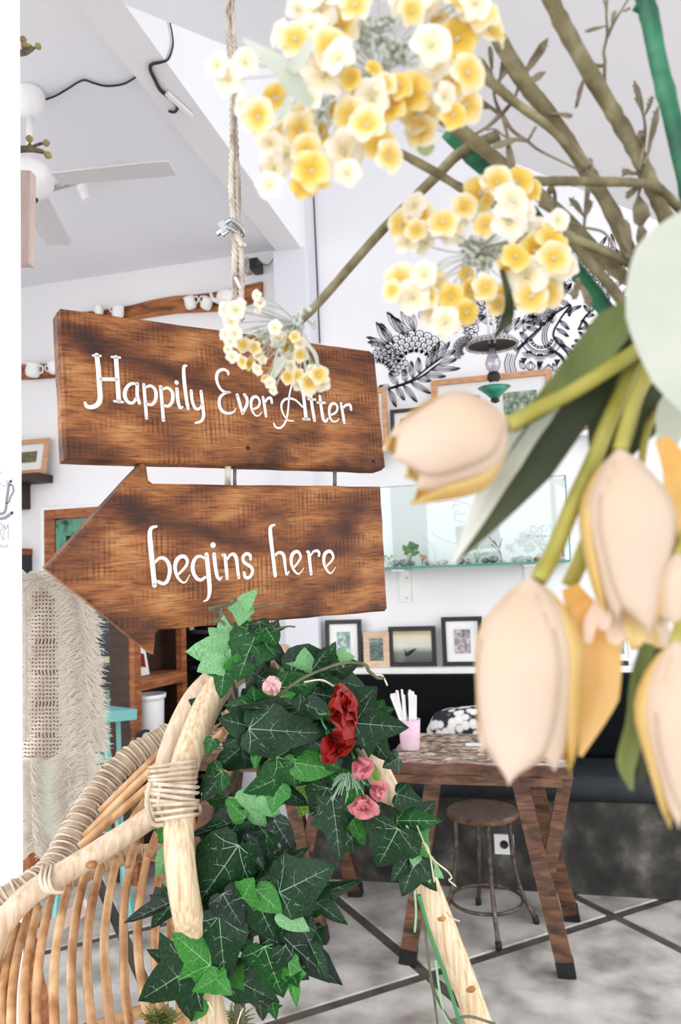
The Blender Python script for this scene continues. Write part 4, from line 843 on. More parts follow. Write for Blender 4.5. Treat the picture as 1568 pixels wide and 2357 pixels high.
cl = thing('wire_clamp', 'small galvanised wire rope clamp on the hanging rope', 'clamp', rp(-5, 530))
MB().tube(cr([rp(-18, 525, -.012), rp(0, 515, -.014), rp(16, 525, -.004), rp(12, 535, .012), rp(-6, 533, -.016), rp(-16, 536, -.014)], 5), .0042, 8).build('u_bolt', 'steel', cl, True)
MB().bar(rp(-26, 536, -.012), rp(-12, 528, -.012), .014, .018).build('saddle', 'steel', cl)
for a in ((-36, 546), (-24, 548)): MB().tube([rp(a[0], a[1], -.012), rp(a[0]+14, a[1]-10, -.012)], .005, 6).build('nut', 'steel', cl)
for lb, x, r, m in (('left metal rod joining the two signs at the arrow barb', 320, .0035, 'wire_grey'), ('right twisted wire joining the two signs', 782, .0035, 'wire_grey'), ('twisted grey wire joining the signs in the middle', 550, .003, 'wire_grey'), ('pale rope end between the two signs', 534, .0055, 'rope')):
    a = wp1(x, 1045, -.016); b = wp2(x if x != 320 else 326, 1130, -.016)
    tag(MB().tube([a, b], r, 8).build('sign_link', m, smooth=True), lb, 'wire')
# pinkish board and bud twigs behind the pillar
q = [P(30, 390, 1.6), P(70, 392, 1.6), P(66, 606, 1.6), P(28, 606, 1.6)]
tag(MB().prism(q[::-1], -CF, .03, .001).build('wooden_board', 'wood_pinkish'), 'pale pinkish wooden board hanging behind the white pillar', 'board')
for lb, main, buds in (('dry twig with yellow green buds at the top of the pillar', [(20, 120), (55, 122), (75, 113)], [((80, 110), (94, 104), 'bud'), ((58, 112), (58, 98), 'bud'), ((66, 112), (66, 102), 'bud'), ((52, 100), (54, 84), 'bud_brown')]), ('dry twig with rounded buds in front of the ceiling fan', [(20, 345), (60, 343), (80, 345), (100, 350)], [((96, 330), (114, 328), 'bud_brown'), ((100, 350), (118, 362), 'bud'), ((70, 330), (66, 312), 'bud')])):
    t = thing('bud_twig', lb, 'twig', P(main[0][0], main[0][1], 1.58))
    MB().tube(crp(main, 1.58, 4), [.0085, .0042], 6).build('stem', 'twig', t, True)
    for a, b, m in buds:
        A, B = P(*a, 1.58), P(*b, 1.58); ax = (B-A).normalized(); l = (B-A).length
        MB().tube([P(main[1][0], main[1][1], 1.58), A],   .0032, 5).build('stalk', 'twig', t); MB().lathe(A, [(.001, 0), (.0058, l*.3), (.008, l*.65), (.003, l)], 10, ax).build('bud', m, t, True)
# ------------------------------------------------------------------ rattan chair
ch = thing('rattan_chair', 'tall hooded rattan chair dressed with ivy in the foreground', 'chair', P(430, 2300, 1.2)*V((1, 1, 0)).x if False else V((P(430, 2300, 1.25).x, P(430, 2300, 1.25).y, 0)))
def to_floor(pts, spread=0.0):
    a, b = pts[-2], pts[-1]; d = (b-a).normalized(); d = V((d.x*.45, d.y*.45, -1)).normalized()
    e = b+d*(b.z/-d.z); return pts+[b.lerp(e, .5), e]
def pole(nm, l, r, mat='rattan', d=None, floor_=False, seg=14, par=None):
    q = crp(l, d, 6)
    if floor_: q = to_floor(q)
    return MB().tube(q, r, seg).build(nm, mat, par or ch, True)
def px2r(w, d): return w*d/FPX/2
R1 = px2r(64, 1.15)
p1 = pole('front_pole', [(660, 1512, 1.24), (590, 1526, 1.2), (530, 1556, 1.17), (486, 1610, 1.15), (450, 1690, 1.12), (422, 1780, 1.09), (412, 1880, 1.06), (415, 1985, 1.04), (430, 2090, 1.04), (458, 2220, 1.1), (492, 2357, 1.12), (520, 2480, 1.12)], R1, 'rattan', floor_=True)
pole('side_pole', [(600, 1515, 1.26), (520, 1545, 1.23), (462, 1592, 1.2), (425, 1650, 1.19), (398, 1715, 1.18), (380, 1780, 1.17), (372, 1840, 1.17), (372, 1890, 1.18)], px2r(56, 1.18), 'rattan_pale')
pr = pole('right_pole', [(640, 1520, 1.24), (715, 1560, 1.2), (790, 1640, 1.17), (850, 1740, 1.15), (915, 1870, 1.13), (980, 2030, 1.12), (1042, 2190, 1.11), (1104, 2357, 1.1), (1150, 2480, 1.1)], [R1*1.0, R1*.9, R1*.9], 'rattan', floor_=True)
pole('arm_rail', [(395, 1845, 1.15), (330, 1893, 1.14), (250, 1945, 1.12), (170, 1995, 1.1), (95, 2040, 1.08), (40, 2085, 1.06), (0, 2140, 1.05), (-30, 2215, 1.04), (-50, 2320, 1.04)], px2r(54, 1.1), 'rattan_pale')
rim = [(395, 1690, 1.42), (350, 1712, 1.4), (290, 1752, 1.37), (232, 1815, 1.33), (190, 1880, 1.28), (152, 1945, 1.24), (120, 2000, 1.2), (70, 2040, 1.16), (10, 2075, 1.14), (-50, 2130, 1.12)]
rq = crp(rim, None, 10); rmo = MB().tube(rq, px2r(56, 1.3), 12).build('wrapped_rim', 'wrap', ch, True)
def coil(q, R, r, turns, mat, nm, par, slope=1.0):
    m = MB(); L = []; n = turns*14; lens = [0]
    for i in range(1, len(q)): lens.append(lens[-1]+(q[i]-q[i-1]).length)
    nx = (q[1]-q[0]).orthogonal().normalized()
    for i in range(n+1):
        s = lens[-1]*i/n; k = 0
        while k < len(lens)-2 and lens[k+1] < s: k += 1
        f = (s-lens[k])/max(1e-9, lens[k+1]-lens[k]); p = q[k].lerp(q[k+1], min(1, f)); t = (q[k+1]-q[k]).normalized(); nx = (nx-t*nx.dot(t)).normalized(); ny = t.cross(nx); a = 2*math.pi*i/14
        L.append(p+nx*math.cos(a)*R+ny*math.sin(a)*R)
    m.tube(L, r, 5); return m.build(nm, mat, par, True)
coil(rq, px2r(58, 1.3), .0022, 34, 'wrap_light', 'cane_binding', rmo); coil(rq[::-1], px2r(60, 1.3), .0022, 17, 'wrap', 'cane_binding', rmo)
for l in ([(415, 1690, 1.28), (330, 1770, 1.27), (232, 1868, 1.26)], [(418, 1715, 1.26), (320, 1800, 1.25), (195, 1925, 1.23)], [(420, 1745, 1.24), (330, 1822, 1.22), (185, 1948, 1.2)]):
    MB().tube(crp(l), px2r(19, 1.25), 10).build('brace_cane', 'cane', ch, True)
for l in ([(520, 1640, 1.3), (470, 1690, 1.33), (440, 1720, 1.36)], [(520, 1680, 1.28), (470, 1725, 1.31), (440, 1750, 1.35)], [(600, 1640, 1.3), (560, 1740, 1.32), (470, 1830, 1.36)], [(340, 1835, 1.3), (300, 1895, 1.32), (262, 1960, 1.35)], [(330, 1890, 1.3), (310, 1940, 1.33), (296, 1990, 1.37)], [(378, 1880, 1.3), (355, 1935, 1.34), (345, 1965, 1.4)]):
    MB().tube(crp(l), px2r(20, 1.3), 8).build('brace_cane', 'cane', ch, True)
lowrim = crp([(130, 2040, 1.35), (190, 2010, 1.4), (250, 1982, 1.44), (320, 1965, 1.46), (400, 1962, 1.46), (470, 1985, 1.42)], None, 8)
lr_ = MB().tube(lowrim, px2r(40, 1.42), 10).build('back_rim', 'wrap', ch, True); coil(lowrim, px2r(42, 1.42), .002, 16, 'cane', 'cane_binding', lr_)
slats = [[(375, 1954), (362, 2060), (357, 2190), (372, 2340)], [(342, 1958), (322, 2070), (318, 2190), (340, 2345)], [(307, 1962), (286, 2082), (287, 2263), (300, 2370)], [(269, 1973), (248, 2082), (240, 2191), (254, 2370)], [(233, 1991), (208, 2100), (200, 2227), (212, 2370)], [(198, 2005), (176, 2100), (164, 2227), (169, 2370)], [(156, 2042), (136, 2136), (124, 2245), (126, 2380)], [(118, 2064), (98, 2154), (85, 2264), (84, 2380)], [(87, 2089), (69, 2173), (56, 2264), (55, 2380)], [(62, 2115), (41, 2191), (28, 2282), (24, 2390)], [(40, 2130), (20, 2200), (6, 2290), (2, 2390)], [(30, 2150), (0, 2230), (-20, 2300), (-25, 2400)], [(396, 2045), (394, 2130), (402, 2210), (420, 2340)]]
for i, l in enumerate(slats):
    d = 1.44 if i in (0, 1, 2, 12) else (1.3 if i < 6 else 1.12)
    q = crp([(x, y, d-.06*k) for k, (x, y) in enumerate(l)], None, 6); e = q[-1]; q.append(V((e.x, e.y, .5)))
    MB().tube(q, px2r(20, d), 8).build('slat', 'cane', ch, True)
def hoop(cx, cy, z, rx_, ry_, r, nm, mat): return MB().tube([V((cx+math.cos(a)*rx_, cy+math.sin(a)*ry_, z)) for a in [i*math.pi/20 for i in range(41)]], r, 8, False).build(nm, mat, ch, True)
bc = P(300, 2357, 1.3)
MB().tube(crp([(60, 2420, 1.12), (160, 2385, 1.25), (262, 2350, 1.38), (345, 2327, 1.4), (430, 2350, 1.36)], None, 5), px2r(30, 1.35), 8).build('seat_hoop', 'cane', ch, True)
hoop(bc.x, bc.y, .5, .36, .36, .016, 'base_hoop', 'rattan'); hoop(bc.x, bc.y, .03, .3, .3, .02, 'foot_hoop', 'rattan')
for a in range(4):
    an = a*math.pi/2+.6; MB().tube([V((bc.x+math.cos(an)*.36, bc.y+math.sin(an)*.36, .5)), V((bc.x+math.cos(an)*.3, bc.y+math.sin(an)*.3, .02))], .017, 8).build('leg', 'rattan', ch, True)
# lashings
def lash(cx, cy, d, w, h, rows, tilt, dep, nm='lashing', lw=10, par=None):
    m = MB(); c = P(cx, cy, d); s = d/FPX
    for i in range(rows):
        yy = (i/(rows-1)-.5)*h if rows > 1 else 0; L = []
        t2 = tilt+rnd(-.05, .05)
        for k in range(25):
            a = 2*math.pi*k/24; ca_ = math.copysign(abs(math.cos(a))**.6, math.cos(a)); sa_ = math.copysign(abs(math.sin(a))**.45, math.sin(a)); L.append(P(cx+ca_*w/2*(1+rnd(-.01, .01)), cy+yy+ca_*w/2*math.tan(t2), d-sa_*dep))
        m.tube(L, lw*s/2, 6, False, .55)
    m.build(nm, 'wrap_light', par or ch, True)
lash(398, 1782, 1.12, 110, 46, 5, -.12, .088); lash(400, 1828, 1.12, 114, 40, 4, .12, .092); lash(404, 1866, 1.11, 102, 30, 3, -.1, .085)
lash(352, 1862, 1.15, 30, 6, 2, 1.2, .03); m_ = MB().tube(crp([(345, 1800, 1.04), (338, 1850, 1.04), (352, 1895, 1.045), (378, 1898, 1.05)], None, 5), px2r(11, 1.1), 6, True, .5).build('lashing', 'wrap_light', ch, True)
MB().tube(crp([(372, 1800, 1.035), (366, 1850, 1.035), (376, 1880, 1.04)], None, 5), px2r(11, 1.1), 6).build('lashing', 'wrap_light', ch, True)
MB().tube(crp([(440, 1838, 1.1), (458, 1855, 1.09), (460, 1872, 1.1), (446, 1880, 1.11)], None, 5), px2r(10, 1.1), 6, True, .5).build('lashing', 'wrap_light', ch, True)
for o in (0, 10, 20): MB().tube(crp([(98+o, 1992, 1.09), (92+o, 2025, 1.06), (104+o, 2052, 1.055), (126+o, 2055, 1.06)], None, 5), px2r(11, 1.07), 6, True, .5).build('lashing', 'wrap_light', ch, True)
for k in range(9): MB().tube(crp([(566+k*9, 1498+k*1.5, 1.18), (560+k*9, 1524, 1.155), (570+k*9, 1552, 1.18)], None, 4), px2r(9, 1.18), 6).build('lashing', 'wrap_light', ch, True)
for x, y, d in ((1008, 2112, 1.094), (1075, 2275, 1.083), (422, 2150, 1.095), (205, 1990, 1.085)): MB().ball(P(x+6, y, d+.008), .009, 8, 6, (1, .8, .6)).build('node_mark', 'node_brown', ch, True)
MB().bar(P(200, 2085, 1.6), P(90, 2155, 1.6), .02, .028).build('bamboo_strip', 'wood_pinkish') and None
bs = [o for o in COL.objects if o.name.startswith('bamboo_strip')][0]; tag(bs, 'pale wooden bar seen through the rattan slats', 'bar')
# ------------------------------------------------------------------ ivy leaves
def leaf_mesh(nm, out, col, vein, fold, droop, wav, secs=True):
    mb = MB(); R_ = out; ys = [max(0, min(1, y)) for x, y in R_]; n = len(R_)
    def z(x, y): return -fold*abs(x)-droop*y*y+wav*math.sin(y*9+x*5)*abs(x)
    for s in (1, -1):
        a = [V((s*x, y, z(s*x, y))) for x, y in R_]; h = [V((s*x*.5, y*.55+m*.45, z(s*x*.5, y*.55+m*.45)*.9)) for (x, y), m in zip(R_, ys)]; c = [V((0, m, z(0, m))) for m in ys]
        fs = []
        for i in range(n-1): fs += [(i, i+1, n+i+1, n+i), (n+i, n+i+1, 2*n+i+1, 2*n+i)]
        mb.add(a+h+c, fs if s > 0 else [f[::-1] for f in fs])
    mb.cur = 1
    def vn(p, w, lift=.004):
        for sg in (1, -1):
            q = [V((x, y, z(x, y)+sg*lift)) for x, y in p]; L = []; R2 = []
            for i in range(len(q)):
                t = q[min(i+1, len(q)-1)]-q[max(i-1, 0)]; sd = V((-t.y, t.x, 0)).normalized(); ww = w*(1-.75*i/(len(q)-1)); L.append(q[i]+sd*ww); R2.append(q[i]-sd*ww)
            k = len(q); mb.add(L+R2, [(i, i+1, k+i+1, k+i) for i in range(k-1)])
    vn([(0, y/8) for y in range(8)], .009)
    for s in (1, -1):
        for tx, ty in [q for q in R_ if q[0] > .35 and (q[0], q[1]) in LOBES]: vn([(s*tx*t, ty*t+.03*math.sin(t*3)) for t in (0, .25, .5, .75, .93)], .006)
        if secs:
            for y0, dx, dy in ((.28, .2, .1), (.48, .17, .13), (.64, .11, .11)):
                vn([(0, y0), (s*dx*.5, y0+dy*.4), (s*dx, y0+dy)], .004); vn([(s*dx*.5, y0+dy*.4), (s*dx*.8, y0-.02)], .0025)
            vn([(s*.18, .1), (s*.26, .0)], .003); vn([(s*.25, .14), (s*.33, .28)], .003); vn([(s*.36, .2), (s*.44, .22)], .004)
    return mb.mesh(nm, ['leaf_'+col, vein], V((0, 0, 0)), True)
SH = [[(0, 0), (.1, -.12), (.27, -.15), (.42, -.04), (.37, .1), (.42, .18), (.6, .3), (.44, .4), (.28, .44), (.24, .58), (.14, .8), (0, 1)],
      [(0, 0), (.12, -.09), (.3, -.1), (.44, .02), (.47, .14), (.5, .3), (.42, .42), (.33, .5), (.26, .64), (.14, .84), (.05, .95), (0, 1)],
      [(0, 0), (.08, -.1), (.2, -.12), (.3, -.02), (.29, .1), (.32, .2), (.46, .36), (.31, .44), (.21, .52), (.19, .66), (.1, .86), (0, 1)],
      [(0, 0), (.1, -.06), (.24, -.04), (.34, .08), (.38, .2), (.38, .34), (.34, .48), (.27, .62), (.2, .74), (.12, .86), (.05, .95), (0, 1)]]
LOBES = {(.42, -.04), (.6, .3), (.44, .02), (.5, .3), (.3, -.02), (.46, .36), (.38, .34)}
LM = {}
def lmesh(sh, col):
    k = (sh, col)
    if k not in LM: LM[k] = leaf_mesh('leaf', SH[sh], col, 'vein_y' if col == 'y' else ('vein_d' if col in 'dg' else 'vein_b'), (.22, .12, .3, .16)[sh], (.12, .2, .08, .15)[sh], (.1, .16, .06, .1)[sh])
    return LM[k]
ivy = thing('ivy_garland', 'artificial ivy garland with dark veined leaves wound over the rattan chair', 'ivy', P(600, 1900, 1.1))
def leaf(bx, by, tx, ty, col, d=1.08, sh=None, w=1.0, tilt=None, parent=None):
    a = P(bx, by, d); b = P(tx, ty, d-rnd(-.012, .03)); ydir = b-a; a = a-ydir*.1; L = ydir.length*1.14
    tl = tilt if tilt is not None else rnd(-.55, .55); nrm = -CF*math.cos(tl)+ydir.normalized().cross(CF)*math.sin(tl)+CU*.25
    s = sh if sh is not None else random.choice((0, 0, 1, 1, 2))
    return place('leaf', lmesh(s, col), frame_m(a, nrm, ydir) @ Matrix.Diagonal((L*w, L, L, 1)), parent or ivy)
def LS(ox, oy, s, rows):
    for r in rows:
        bx, by, tx, ty, col = r[:5]; k = r[5] if len(r) > 5 else {}
        leaf(ox+bx*s, oy+by*s, ox+tx*s, oy+ty*s, col, **k)
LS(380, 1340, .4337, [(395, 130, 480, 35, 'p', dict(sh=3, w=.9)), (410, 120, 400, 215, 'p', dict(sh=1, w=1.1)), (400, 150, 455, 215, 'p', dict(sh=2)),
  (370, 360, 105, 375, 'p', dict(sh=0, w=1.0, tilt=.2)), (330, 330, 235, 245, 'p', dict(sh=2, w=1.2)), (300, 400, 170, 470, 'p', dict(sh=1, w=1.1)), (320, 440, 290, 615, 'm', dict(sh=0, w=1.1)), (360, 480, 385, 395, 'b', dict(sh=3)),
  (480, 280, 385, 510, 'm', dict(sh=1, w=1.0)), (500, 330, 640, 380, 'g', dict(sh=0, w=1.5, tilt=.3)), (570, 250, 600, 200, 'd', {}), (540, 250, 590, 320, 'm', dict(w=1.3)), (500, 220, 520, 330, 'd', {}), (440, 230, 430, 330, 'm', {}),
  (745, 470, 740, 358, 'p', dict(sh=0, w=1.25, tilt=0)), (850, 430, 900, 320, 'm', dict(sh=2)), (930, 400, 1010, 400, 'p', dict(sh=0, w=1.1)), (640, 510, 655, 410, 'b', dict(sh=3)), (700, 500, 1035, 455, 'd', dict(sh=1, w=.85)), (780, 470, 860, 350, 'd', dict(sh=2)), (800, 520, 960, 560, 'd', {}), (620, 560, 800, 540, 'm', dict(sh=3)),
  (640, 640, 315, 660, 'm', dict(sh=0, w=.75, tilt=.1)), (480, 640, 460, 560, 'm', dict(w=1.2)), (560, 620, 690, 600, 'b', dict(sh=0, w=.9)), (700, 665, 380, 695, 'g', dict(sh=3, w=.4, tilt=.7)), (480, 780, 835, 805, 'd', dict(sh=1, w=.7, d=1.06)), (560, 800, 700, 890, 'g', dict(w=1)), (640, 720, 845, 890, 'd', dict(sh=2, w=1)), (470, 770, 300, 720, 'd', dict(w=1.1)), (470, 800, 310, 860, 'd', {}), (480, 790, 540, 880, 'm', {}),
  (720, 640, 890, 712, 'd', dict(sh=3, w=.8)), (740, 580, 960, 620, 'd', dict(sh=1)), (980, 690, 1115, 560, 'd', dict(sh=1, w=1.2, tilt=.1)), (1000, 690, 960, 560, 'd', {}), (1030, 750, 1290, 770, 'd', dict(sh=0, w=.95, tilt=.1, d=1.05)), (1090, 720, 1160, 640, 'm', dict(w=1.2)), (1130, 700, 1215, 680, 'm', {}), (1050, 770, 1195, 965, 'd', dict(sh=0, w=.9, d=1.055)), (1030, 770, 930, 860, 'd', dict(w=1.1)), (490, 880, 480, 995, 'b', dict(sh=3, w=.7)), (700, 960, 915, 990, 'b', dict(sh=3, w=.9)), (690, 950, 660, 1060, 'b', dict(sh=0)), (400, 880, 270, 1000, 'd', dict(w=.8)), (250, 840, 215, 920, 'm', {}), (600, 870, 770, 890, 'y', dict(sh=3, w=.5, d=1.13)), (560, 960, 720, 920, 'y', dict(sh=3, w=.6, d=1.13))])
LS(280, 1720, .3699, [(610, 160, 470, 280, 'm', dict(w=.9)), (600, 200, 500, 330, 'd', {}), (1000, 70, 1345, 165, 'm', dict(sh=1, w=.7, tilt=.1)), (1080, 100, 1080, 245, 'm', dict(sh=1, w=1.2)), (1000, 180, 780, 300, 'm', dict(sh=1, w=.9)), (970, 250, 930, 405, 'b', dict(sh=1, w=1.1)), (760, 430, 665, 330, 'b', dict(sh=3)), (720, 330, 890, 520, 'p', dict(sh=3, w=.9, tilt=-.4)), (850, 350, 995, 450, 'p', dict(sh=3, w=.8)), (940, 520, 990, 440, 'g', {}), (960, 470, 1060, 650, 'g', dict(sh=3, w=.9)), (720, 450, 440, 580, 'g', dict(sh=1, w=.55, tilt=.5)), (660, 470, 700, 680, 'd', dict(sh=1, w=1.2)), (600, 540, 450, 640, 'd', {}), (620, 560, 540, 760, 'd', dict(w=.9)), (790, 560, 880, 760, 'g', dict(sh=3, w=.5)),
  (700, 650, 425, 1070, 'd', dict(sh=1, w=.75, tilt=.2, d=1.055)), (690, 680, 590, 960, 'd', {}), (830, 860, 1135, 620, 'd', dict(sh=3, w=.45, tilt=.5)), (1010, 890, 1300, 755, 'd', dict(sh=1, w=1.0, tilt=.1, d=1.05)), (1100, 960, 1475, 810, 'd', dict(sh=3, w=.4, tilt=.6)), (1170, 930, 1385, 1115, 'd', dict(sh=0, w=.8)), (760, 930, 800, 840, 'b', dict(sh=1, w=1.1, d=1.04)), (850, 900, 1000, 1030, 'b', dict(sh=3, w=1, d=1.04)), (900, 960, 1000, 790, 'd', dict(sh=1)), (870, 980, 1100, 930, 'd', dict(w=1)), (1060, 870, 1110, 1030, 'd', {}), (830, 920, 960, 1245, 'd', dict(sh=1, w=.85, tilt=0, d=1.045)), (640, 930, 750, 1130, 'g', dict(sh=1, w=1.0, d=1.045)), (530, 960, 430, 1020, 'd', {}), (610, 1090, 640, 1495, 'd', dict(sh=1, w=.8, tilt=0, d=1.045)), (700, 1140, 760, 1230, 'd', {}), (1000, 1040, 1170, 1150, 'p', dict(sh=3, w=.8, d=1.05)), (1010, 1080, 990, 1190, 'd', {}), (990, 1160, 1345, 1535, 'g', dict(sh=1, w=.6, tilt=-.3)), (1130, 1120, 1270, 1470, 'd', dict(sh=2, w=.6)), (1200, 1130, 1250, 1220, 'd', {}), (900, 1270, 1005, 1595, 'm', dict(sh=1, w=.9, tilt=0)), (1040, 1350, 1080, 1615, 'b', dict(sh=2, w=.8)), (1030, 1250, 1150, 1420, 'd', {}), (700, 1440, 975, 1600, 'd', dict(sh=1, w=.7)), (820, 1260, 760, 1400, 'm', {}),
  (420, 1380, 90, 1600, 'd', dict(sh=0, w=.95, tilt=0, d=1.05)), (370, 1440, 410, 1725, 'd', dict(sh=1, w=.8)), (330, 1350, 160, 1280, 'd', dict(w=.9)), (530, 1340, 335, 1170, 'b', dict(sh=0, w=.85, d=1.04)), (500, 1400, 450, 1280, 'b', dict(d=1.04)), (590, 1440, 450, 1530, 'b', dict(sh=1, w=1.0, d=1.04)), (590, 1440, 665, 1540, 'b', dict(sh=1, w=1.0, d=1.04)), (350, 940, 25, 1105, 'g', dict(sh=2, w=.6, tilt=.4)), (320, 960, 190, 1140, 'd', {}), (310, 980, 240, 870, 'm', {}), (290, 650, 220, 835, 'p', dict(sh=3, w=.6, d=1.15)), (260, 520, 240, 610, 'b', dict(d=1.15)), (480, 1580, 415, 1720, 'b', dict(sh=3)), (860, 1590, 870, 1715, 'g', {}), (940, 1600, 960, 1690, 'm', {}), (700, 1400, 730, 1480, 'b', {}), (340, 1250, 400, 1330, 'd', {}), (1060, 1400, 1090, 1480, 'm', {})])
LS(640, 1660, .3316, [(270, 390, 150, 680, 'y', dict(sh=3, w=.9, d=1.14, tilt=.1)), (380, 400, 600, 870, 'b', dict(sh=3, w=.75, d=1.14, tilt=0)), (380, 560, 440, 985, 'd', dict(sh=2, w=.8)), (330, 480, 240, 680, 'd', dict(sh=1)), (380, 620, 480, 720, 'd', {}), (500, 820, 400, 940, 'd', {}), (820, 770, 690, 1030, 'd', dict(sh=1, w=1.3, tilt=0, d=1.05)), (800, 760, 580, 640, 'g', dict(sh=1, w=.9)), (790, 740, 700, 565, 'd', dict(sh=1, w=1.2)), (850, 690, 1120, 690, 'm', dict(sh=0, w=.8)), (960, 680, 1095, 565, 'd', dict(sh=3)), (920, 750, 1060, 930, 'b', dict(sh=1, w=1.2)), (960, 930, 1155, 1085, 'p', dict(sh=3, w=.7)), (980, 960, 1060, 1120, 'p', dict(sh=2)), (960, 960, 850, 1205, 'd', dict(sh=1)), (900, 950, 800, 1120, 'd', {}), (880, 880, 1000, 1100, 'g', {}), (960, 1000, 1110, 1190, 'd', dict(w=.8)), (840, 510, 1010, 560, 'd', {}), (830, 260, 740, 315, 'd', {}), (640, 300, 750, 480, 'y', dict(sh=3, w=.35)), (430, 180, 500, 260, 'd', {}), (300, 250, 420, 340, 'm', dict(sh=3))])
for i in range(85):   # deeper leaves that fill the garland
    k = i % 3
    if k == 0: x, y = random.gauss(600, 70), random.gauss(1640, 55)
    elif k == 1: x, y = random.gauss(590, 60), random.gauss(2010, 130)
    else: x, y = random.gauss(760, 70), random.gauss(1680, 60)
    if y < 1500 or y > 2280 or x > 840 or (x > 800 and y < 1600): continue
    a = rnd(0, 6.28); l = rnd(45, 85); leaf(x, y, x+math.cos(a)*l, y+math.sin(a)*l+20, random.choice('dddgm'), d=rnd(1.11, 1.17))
vn_ = MB()
for l in ([(520, 1500), (540, 1600), (560, 1720), (530, 1800)], [(600, 1480), (620, 1560), (560, 1640), (600, 1800), (560, 1950), (580, 2150), (540, 2357)], [(480, 1400), (520, 1420), (550, 1480), (570, 1560)], [(560, 1500), (640, 1600), (760, 1660), (860, 1780), (940, 1960)], [(540, 1640), (548, 1760), (540, 1830)], [(545, 2300), (540, 2400)], [(560, 2310), (556, 2400)]): vn_.tube(crp([(x, y, 1.13) for x, y in l], None, 6), .0035, 6)
vn_.build('vine', 'vine', ivy, True)
for l, m, r in (([(640, 1600), (700, 1560), (760, 1535), (800, 1525), (840, 1530), (850, 1545), (870, 1560), (885, 1560)], 'vine', .0025), ([(835, 1525), (860, 1552), (880, 1555), (892, 1578)], 'tendril', .0014), ([(700, 1570), (740, 1565), (770, 1580)], 'tendril', .0014), ([(480, 1400), (500, 1397), (530, 1390), (545, 1380)], 'vine', .0022), ([(510, 1398), (508, 1420), (490, 1432), (510, 1430), (518, 1440)], 'vine', .0022), ([(580, 1396), (610, 1392), (650, 1399)], 'vine', .0012), ([(630, 1450), (660, 1442), (680, 1443)], 'vine', .0012),
  ([(960, 1900), (985, 1960), (1005, 1985), (1030, 2005), (1040, 2020), (1034, 2026), (1050, 2040)], 'tendril', .0012), ([(935, 1900), (960, 1935), (985, 1950), (1000, 2030)], 'tendril', .0012), ([(965, 2060), (990, 2150), (1020, 2230), (1060, 2357), (1070, 2400)], 'vine_green', .003), ([(955, 2050), (958, 2100), (955, 2145)], 'vine_pale', .0018), ([(1003, 2210), (1012, 2280), (1022, 2330), (1050, 2380)], 'vine_pale', .002), ([(975, 2100), (985, 2200), (1000, 2280), (1030, 2340), (1050, 2357)], 'vine', .002), ([(990, 2250), (1000, 2300), (1010, 2380)], 'vine', .0018), ([(1040, 2350), (1080, 2340), (1140, 2357)], 'vine', .002), ([(1028, 2100), (1045, 2115), (1058, 2120)], 'tendril', .0012), ([(478, 2305), (490, 2330), (484, 2357)], 'tendril', .0012), ([(560, 2320), (550, 2345), (545, 2370)], 'tendril', .0012)):
    MB().tube(crp(l, 1.06, 6), r, 6).build('tendril', m, ivy, True)
ms = MB()
for i in range(220):
    x, y = rnd(345, 395), rnd(2335, 2365); a = P(x, y, 1.2); ms.tube([a, a+V((rnd(-.02, .02), rnd(-.02, .02), rnd(0, .015)))], .0008, 3)
for i in range(100):
    x, y = rnd(530, 560), rnd(2335, 2370); a = P(x, y, 1.16); ms.tube([a, a+V((rnd(-.02, .02), rnd(-.02, .02), rnd(0, .015)))], .0008, 3)
tag(ms.build('moss', 'moss'), 'tuft of dry green moss at the bottom of the ivy', 'moss', kind='stuff')
# ------------------------------------------------------------------ roses
def petal_mesh(nm, mat, cup=.5, curl=.25, ruf=.06, n=6):
    mb = MB(); vs = []; fs = []
    for i in range(n+1):
        v = i/n; w = math.sin(math.pi*(.12+.66*v))**.8*.62
        for j in range(n+1):
            u_ = -1+2*j/n; x = u_*w; y = v*(1-.12*u_*u_); zz = -cup*(u_*u_)*w*.6+cup*.6*math.sin(v*2.2)-curl*max(0, v-.6)*2+ruf*math.sin(u_*5+v*6)*v; vs.append(V((x, y, zz)))
    for i in range(n):
        for j in range(n): fs.append((i*(n+1)+j, i*(n+1)+j+1, (i+1)*(n+1)+j+1, (i+1)*(n+1)+j))
    return mb.add(vs, fs).mesh(nm, mat)
PMS = {}
def rose(x, y, d, axis, size, mat, label, rings=((5, 1.05, 1.0), (5, .6, .9), (4, .3, .75), (3, .1, .6)), name='rose'):
    c = P(x, y, d); t = thing(name, label, 'flower', c); ax = V(axis).normalized()
    if mat not in PMS: PMS[mat] = petal_mesh('petal', mat)
    xx = ax.orthogonal().normalized()
    for r, (n, op, sc) in enumerate(rings):
        for i in range(n):
            a = 2*math.pi*(i+.5*(r % 2))/n+rnd(-.2, .2); rd = Matrix.Rotation(a, 3, ax) @ xx; yd = rd*math.sin(op)+ax*math.cos(op); zd = ax*math.sin(op)-rd*math.cos(op)
            s = size*sc*rnd(.9, 1.1); place('petal', PMS[mat], frame_m(c+rd*size*.05, zd, yd) @ Matrix.Diagonal((s, s, s, 1)), t)
    k = MB().lathe(c-ax*size*.2, [(size*.05, 0), (size*.16, size*.1), (size*.12, size*.22)], 10, ax); k.build('calyx', 'leaf_m', t, True)
    MB().tube(cr([c-ax*size*.18, c-ax*size*.45+CF*.006, c-ax*size*.6+CF*.03], 4), .0018, 6).build('stem', 'vine_green', t, True)
rose(766, 1640, 1.04, CR*.95-CF*.22+CU*.25, .042, 'rose_red', 'large red fabric rose in the ivy'); 
rose(760, 1690, 1.045, CR*.6-CF*.3-CU*.75, .038, 'rose_red', 'lower drooping half of the red rose in the ivy', ((5, .7, 1.0), (4, .35, .9), (3, .15, .8)))
